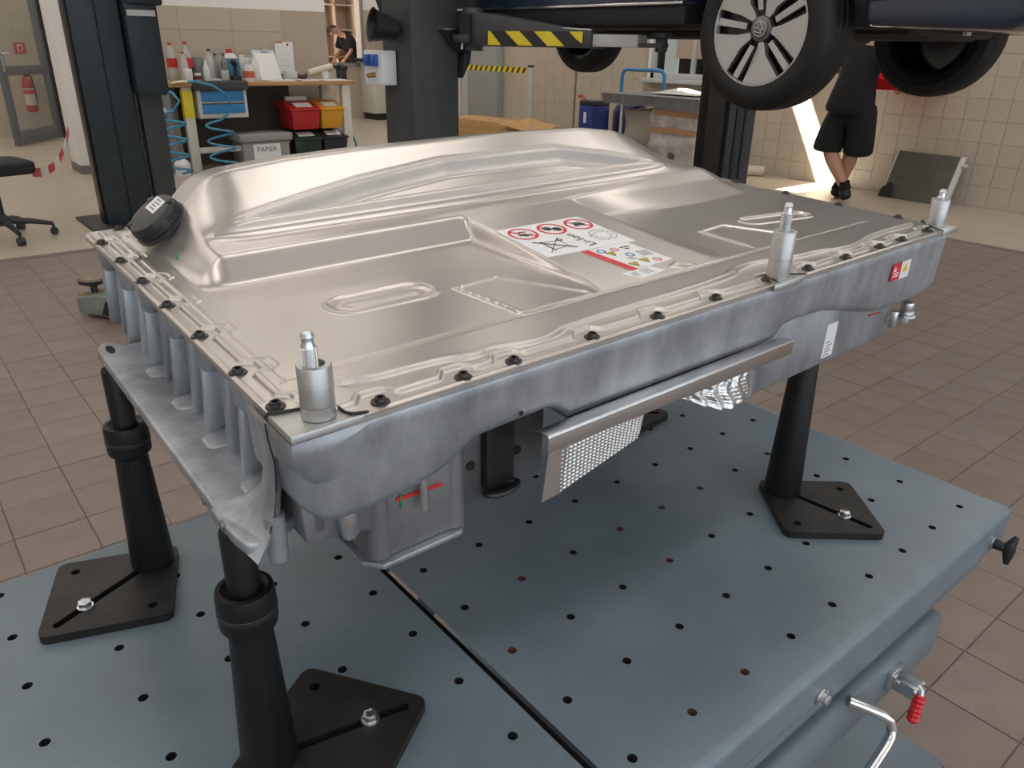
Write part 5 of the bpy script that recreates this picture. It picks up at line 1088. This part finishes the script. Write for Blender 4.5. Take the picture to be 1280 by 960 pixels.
# ================================================================ PEOPLE
skin_c = mat('skin', (.48, .26, .17), .5); blk_cl = mat('black_cotton', (.0045, .0045, .005), .9, bump=.2, bscale=40); hair = mat('dark_hair', (.02, .014, .01), .7)
def skinned(name, chains, m, parent, root=0, sub=2):
    """chains: list of [(co, r), ...]; points with equal coordinates are shared"""
    vs_ = []; es = []; rr = []; ix = {}
    for ch_ in chains:
        prev = None
        for co, r in ch_:
            k_ = tuple(round(c, 4) for c in co)
            if k_ not in ix: ix[k_] = len(vs_); vs_.append(co); rr.append(r)
            if prev is not None and prev != ix[k_]: es.append((prev, ix[k_]))
            prev = ix[k_]
    me = bpy.data.meshes.new(name); me.from_pydata(vs_, es, []); o = bpy.data.objects.new(name, me); col.objects.link(o)
    md = o.modifiers.new('skin', 'SKIN'); md.use_smooth_shade = True; md.branch_smoothing = .4
    sv2 = me.skin_vertices[0].data
    for i, r in enumerate(rr): sv2[i].radius = r if isinstance(r, tuple) else (r, r); sv2[i].use_root = (i == root)
    s2 = o.modifiers.new('sub', 'SUBSURF'); s2.levels = sub; s2.render_levels = sub
    bpy.context.view_layer.update()
    me2 = bpy.data.meshes.new_from_object(o.evaluated_get(bpy.context.evaluated_depsgraph_get())); bpy.data.objects.remove(o)
    me2.materials.clear(); me2.materials.append(m); me2.polygons.foreach_set('use_smooth', [True]*len(me2.polygons))
    return put(name, me2, parent)
def hand(w_, d, side, curl):
    """chains for palm and five fingers; w_ wrist, d forearm direction, side lateral direction, curl direction fingers bend to"""
    w_ = Vector(w_); d = Vector(d).normalized(); side = Vector(side).normalized(); curl = Vector(curl).normalized()
    palm = w_+d*.055; ch_ = [[(tuple(w_), .026), (tuple(palm), (.036, .022))]]
    for k, ln in zip((-1.5, -.5, .5, 1.5), (.062, .075, .080, .068)):
        b0 = palm+d*.038+side*(k*.019); m0 = b0+d*ln*.5+curl*ln*.18; t0 = m0+d*ln*.35+curl*ln*.4
        ch_.append([(tuple(palm), (.036, .022)), (tuple(b0), .0105), (tuple(m0), .0092), (tuple(t0), .0078)])
    tb_ = w_+d*.028+side*.036; ch_.append([(tuple(palm), (.036, .022)), (tuple(tb_), .013), (tuple(tb_+side*.022+d*.03), .0105), (tuple(tb_+side*.026+d*.058+curl*.012), .009)])
    return ch_
def head(c, f, up):
    """chain helper: neck to head; plus separate face details"""
    return Vector(c), Vector(f).normalized(), Vector(up).normalized()
def face(parent, c, f, up):
    c, f, up = head(c, f, up); s_ = f.cross(up).normalized()
    g = G()
    for k in (-1, 1): p = c+f*.083+s_*.032*k+up*.004; g.sph(p, .011, 8, 6)
    ob('eyes', g, mat('eye_white', (.6, .58, .55), .3), parent)
    ob('mouth', G().tube([c+f*.090-s_*.022-up*.058, c+f*.098-up*.056, c+f*.090+s_*.022-up*.058], .0055, 6), mat('lips', (.38, .14, .11), .5), parent)
def hairs(parent, c, f, up, r=.1):
    c, f, up = head(c, f, up); s_ = f.cross(up).normalized()
    M = Matrix((s_, f, up)).transposed(); g = G().sph((0, 0, 0), r, 18, 12, (.83, 1.04, 1.12)); keep = G()
    g.v = [tuple(c+M@Vector((p[0], p[1]-.008, p[2]+.012))) for p in g.v]
    cc = c+up*.012
    fs_ = [q_ for q_ in g.f if all(((Vector(g.v[i])-cc).dot(up) > .035) or ((Vector(g.v[i])-cc).dot(f) < -.015 and (Vector(g.v[i])-cc).dot(up) > -.06) for i in q_)]
    g.f = fs_; ob('hair', g, hair, parent)
def body(parent, hip, chest, neck, hd, f, legs, arms, handdirs):
    H_, C_, N_, D_ = map(Vector, (hip, chest, neck, hd)); up = (D_-N_).normalized(); f = Vector(f).normalized()
    ch_ = [[(tuple(H_), (.125, .095)), (tuple(H_.lerp(C_, .45)), (.115, .09)), (tuple(C_), (.135, .10)), (tuple(C_.lerp(N_, .75)), (.075, .065)), (tuple(N_), .055), (tuple(N_.lerp(D_, .5)), .052), (tuple(D_-up*.045+f*.018), (.066, .075)), (tuple(D_+up*.02), (.077, .092)), (tuple(D_+up*.085), (.055, .062))]]
    ch_.append([(tuple(D_-up*.045+f*.018), (.066, .075)), (tuple(D_-up*.012+f*.085), .016), (tuple(D_-up*.022+f*.106), .010)])
    for L in legs: ch_.append([(tuple(H_), (.125, .095)), (L[0], .095), (tuple(Vector(L[0]).lerp(Vector(L[1]), .5)), .078), (L[1], .070), (tuple(Vector(L[1]).lerp(Vector(L[2]), .35)), .082), (L[2], .044), (L[3], .040), (L[4], .030)])
    for A_, hdv in zip(arms, handdirs):
        ch_.append([(tuple(C_.lerp(N_, .75)), (.075, .065)), (A_[0], .058), (tuple(Vector(A_[0]).lerp(Vector(A_[1]), .5)), .048), (A_[1], .038), (tuple(Vector(A_[1]).lerp(Vector(A_[2]), .4)), .036), (A_[2], .026)])
        ch_ += hand(A_[2], Vector(A_[2])-Vector(A_[1]), hdv[0], hdv[1])
    b = skinned('body', ch_, skin_c, parent)
    g = G(); s_ = f.cross(up).normalized()
    for k in (-1, 1): g.sph(D_+s_*.078*k-f*.008, .03, 8, 6, (.5, .6, 1.0))
    ob('ears', g, skin_c, parent); face(parent, D_, f, up); hairs(parent, D_, f, up)
    return b
p1 = thing('person', 'person in black T-shirt and black shorts with crossed legs by the tiled wall', 'person', (7.20, 3.74, 0))
body(p1, (0, 0, .98), (.03, 0, 1.34), (.05, 0, 1.56), (.08, 0, 1.72), (1, 0, -.15),
     [((0, .105, .93), (-.09, .13, .50), (-.10, -.115, .15), (-.08, -.135, .10), (-.10, -.16, .035)), ((0, -.105, .93), (.03, -.075, .50), (.05, .015, .11), (.03, .02, .06), (.17, .03, .035))],
     [((.03, .20, 1.46), (.10, .30, 1.22), (.30, .20, 1.13)), ((.03, -.20, 1.46), (.08, -.32, 1.22), (.28, -.26, 1.12))], [((0, -1, .1), (0, 0, -1)), ((0, 1, .1), (0, 0, -1))])
skinned('t_shirt', [[((0, .03, .80), (.31, .24)), ((0, .02, .90), (.29, .23)), ((.005, .01, 1.05), (.26, .20)), ((.02, 0, 1.22), (.225, .175)), ((.035, 0, 1.38), (.215, .17)), ((.045, 0, 1.50), (.13, .12)), ((.05, 0, 1.55), (.08, .08))], [((.035, 0, 1.38), (.215, .17)), ((.03, .21, 1.44), .105), ((.06, .25, 1.32), .095), ((.085, .275, 1.26), .095)], [((.035, 0, 1.38), (.215, .17)), ((.03, -.21, 1.44), .105), ((.055, -.265, 1.32), .095), ((.07, -.30, 1.26), .095)]], blk_cl, p1)
skinned('shorts', [[((0, 0, 1.02), (.20, .17)), ((0, 0, .88), (.22, .18))], [((0, 0, .88), (.22, .18)), ((-.01, .125, .78), .165), ((-.05, .135, .60), .152), ((-.085, .140, .50), .152), ((-.09, .140, .44), .150)], [((0, 0, .88), (.22, .18)), ((.005, -.125, .78), .165), ((.02, -.125, .60), .152), ((.03, -.125, .50), .152), ((.03, -.125, .42), .150)]], blk_cl, p1)
for L in (((-.085, -.125, .13), (-.08, -.130, .09), (-.09, -.150, .05), (-.10, -.165, .03)), ((.02, .02, .10), (.02, .02, .055), (.10, .025, .045), (.19, .03, .038))):
    skinned('shoe', [[(L[0], .052), (L[1], .062), (L[2], .062), (L[3], .048)]], mat('black_shoe', (.012, .014, .018), .5), p1)
for z0, z1 in (((-.10, -.110, .20), (-.085, -.125, .12)), ((.05, .012, .15), (.025, .02, .08))): ob('sock', G().tube([z0, z1], [.052, .058], 14), blk_cl, p1)
p2 = thing('person', 'person in black T-shirt bending over behind the interior window', 'person', (7.80, 14.62, 0))
body(p2, (0, 0, .96), (-.26, 0, 1.36), (-.44, 0, 1.54), (-.60, 0, 1.60), (-.75, 0, -.65),
     [((0, .11, .93), (.02, .12, .50), (.06, .12, .09), (.06, .12, .05), (-.08, .12, .035)), ((0, -.11, .93), (.02, -.12, .50), (.06, -.12, .09), (.06, -.12, .05), (-.08, -.12, .035))],
     [((-.33, .20, 1.46), (-.36, .24, 1.22), (-.50, .18, 1.10)), ((-.33, -.20, 1.46), (-.36, -.25, 1.24), (-.46, -.20, 1.10))], [((-.3, -1, 0), (0, 0, -1)), ((-.3, 1, 0), (0, 0, -1))])
skinned('t_shirt', [[((.02, 0, .86), (.21, .17)), ((0, 0, .96), (.21, .17)), ((-.12, 0, 1.14), (.21, .17)), ((-.26, 0, 1.36), (.225, .175)), ((-.38, 0, 1.48), (.14, .13)), ((-.42, 0, 1.52), (.085, .085))], [((-.26, 0, 1.36), (.225, .175)), ((-.33, .20, 1.45), .11), ((-.35, .235, 1.32), .095), ((-.355, .24, 1.26), .095)], [((-.26, 0, 1.36), (.225, .175)), ((-.33, -.20, 1.45), .11), ((-.35, -.245, 1.32), .095), ((-.355, -.25, 1.27), .095)]], blk_cl, p2)
skinned('trousers', [[((.0, 0, .98), (.16, .125)), ((0, 0, .88), (.165, .13))], [((0, 0, .88), (.165, .13)), ((.01, .12, .7), .10), ((.02, .12, .4), .085), ((.06, .12, .12), .075)], [((0, 0, .88), (.165, .13)), ((.01, -.12, .7), .10), ((.02, -.12, .4), .085), ((.06, -.12, .12), .075)]], blk_cl, p2)
for yy in (.12, -.12): skinned('shoe', [[((.06, yy, .09), .042), ((.06, yy, .05), .048), ((-.02, yy, .045), .046), ((-.10, yy, .038), .035)]], mat('black_shoe', (.012, .014, .018), .5), p2)
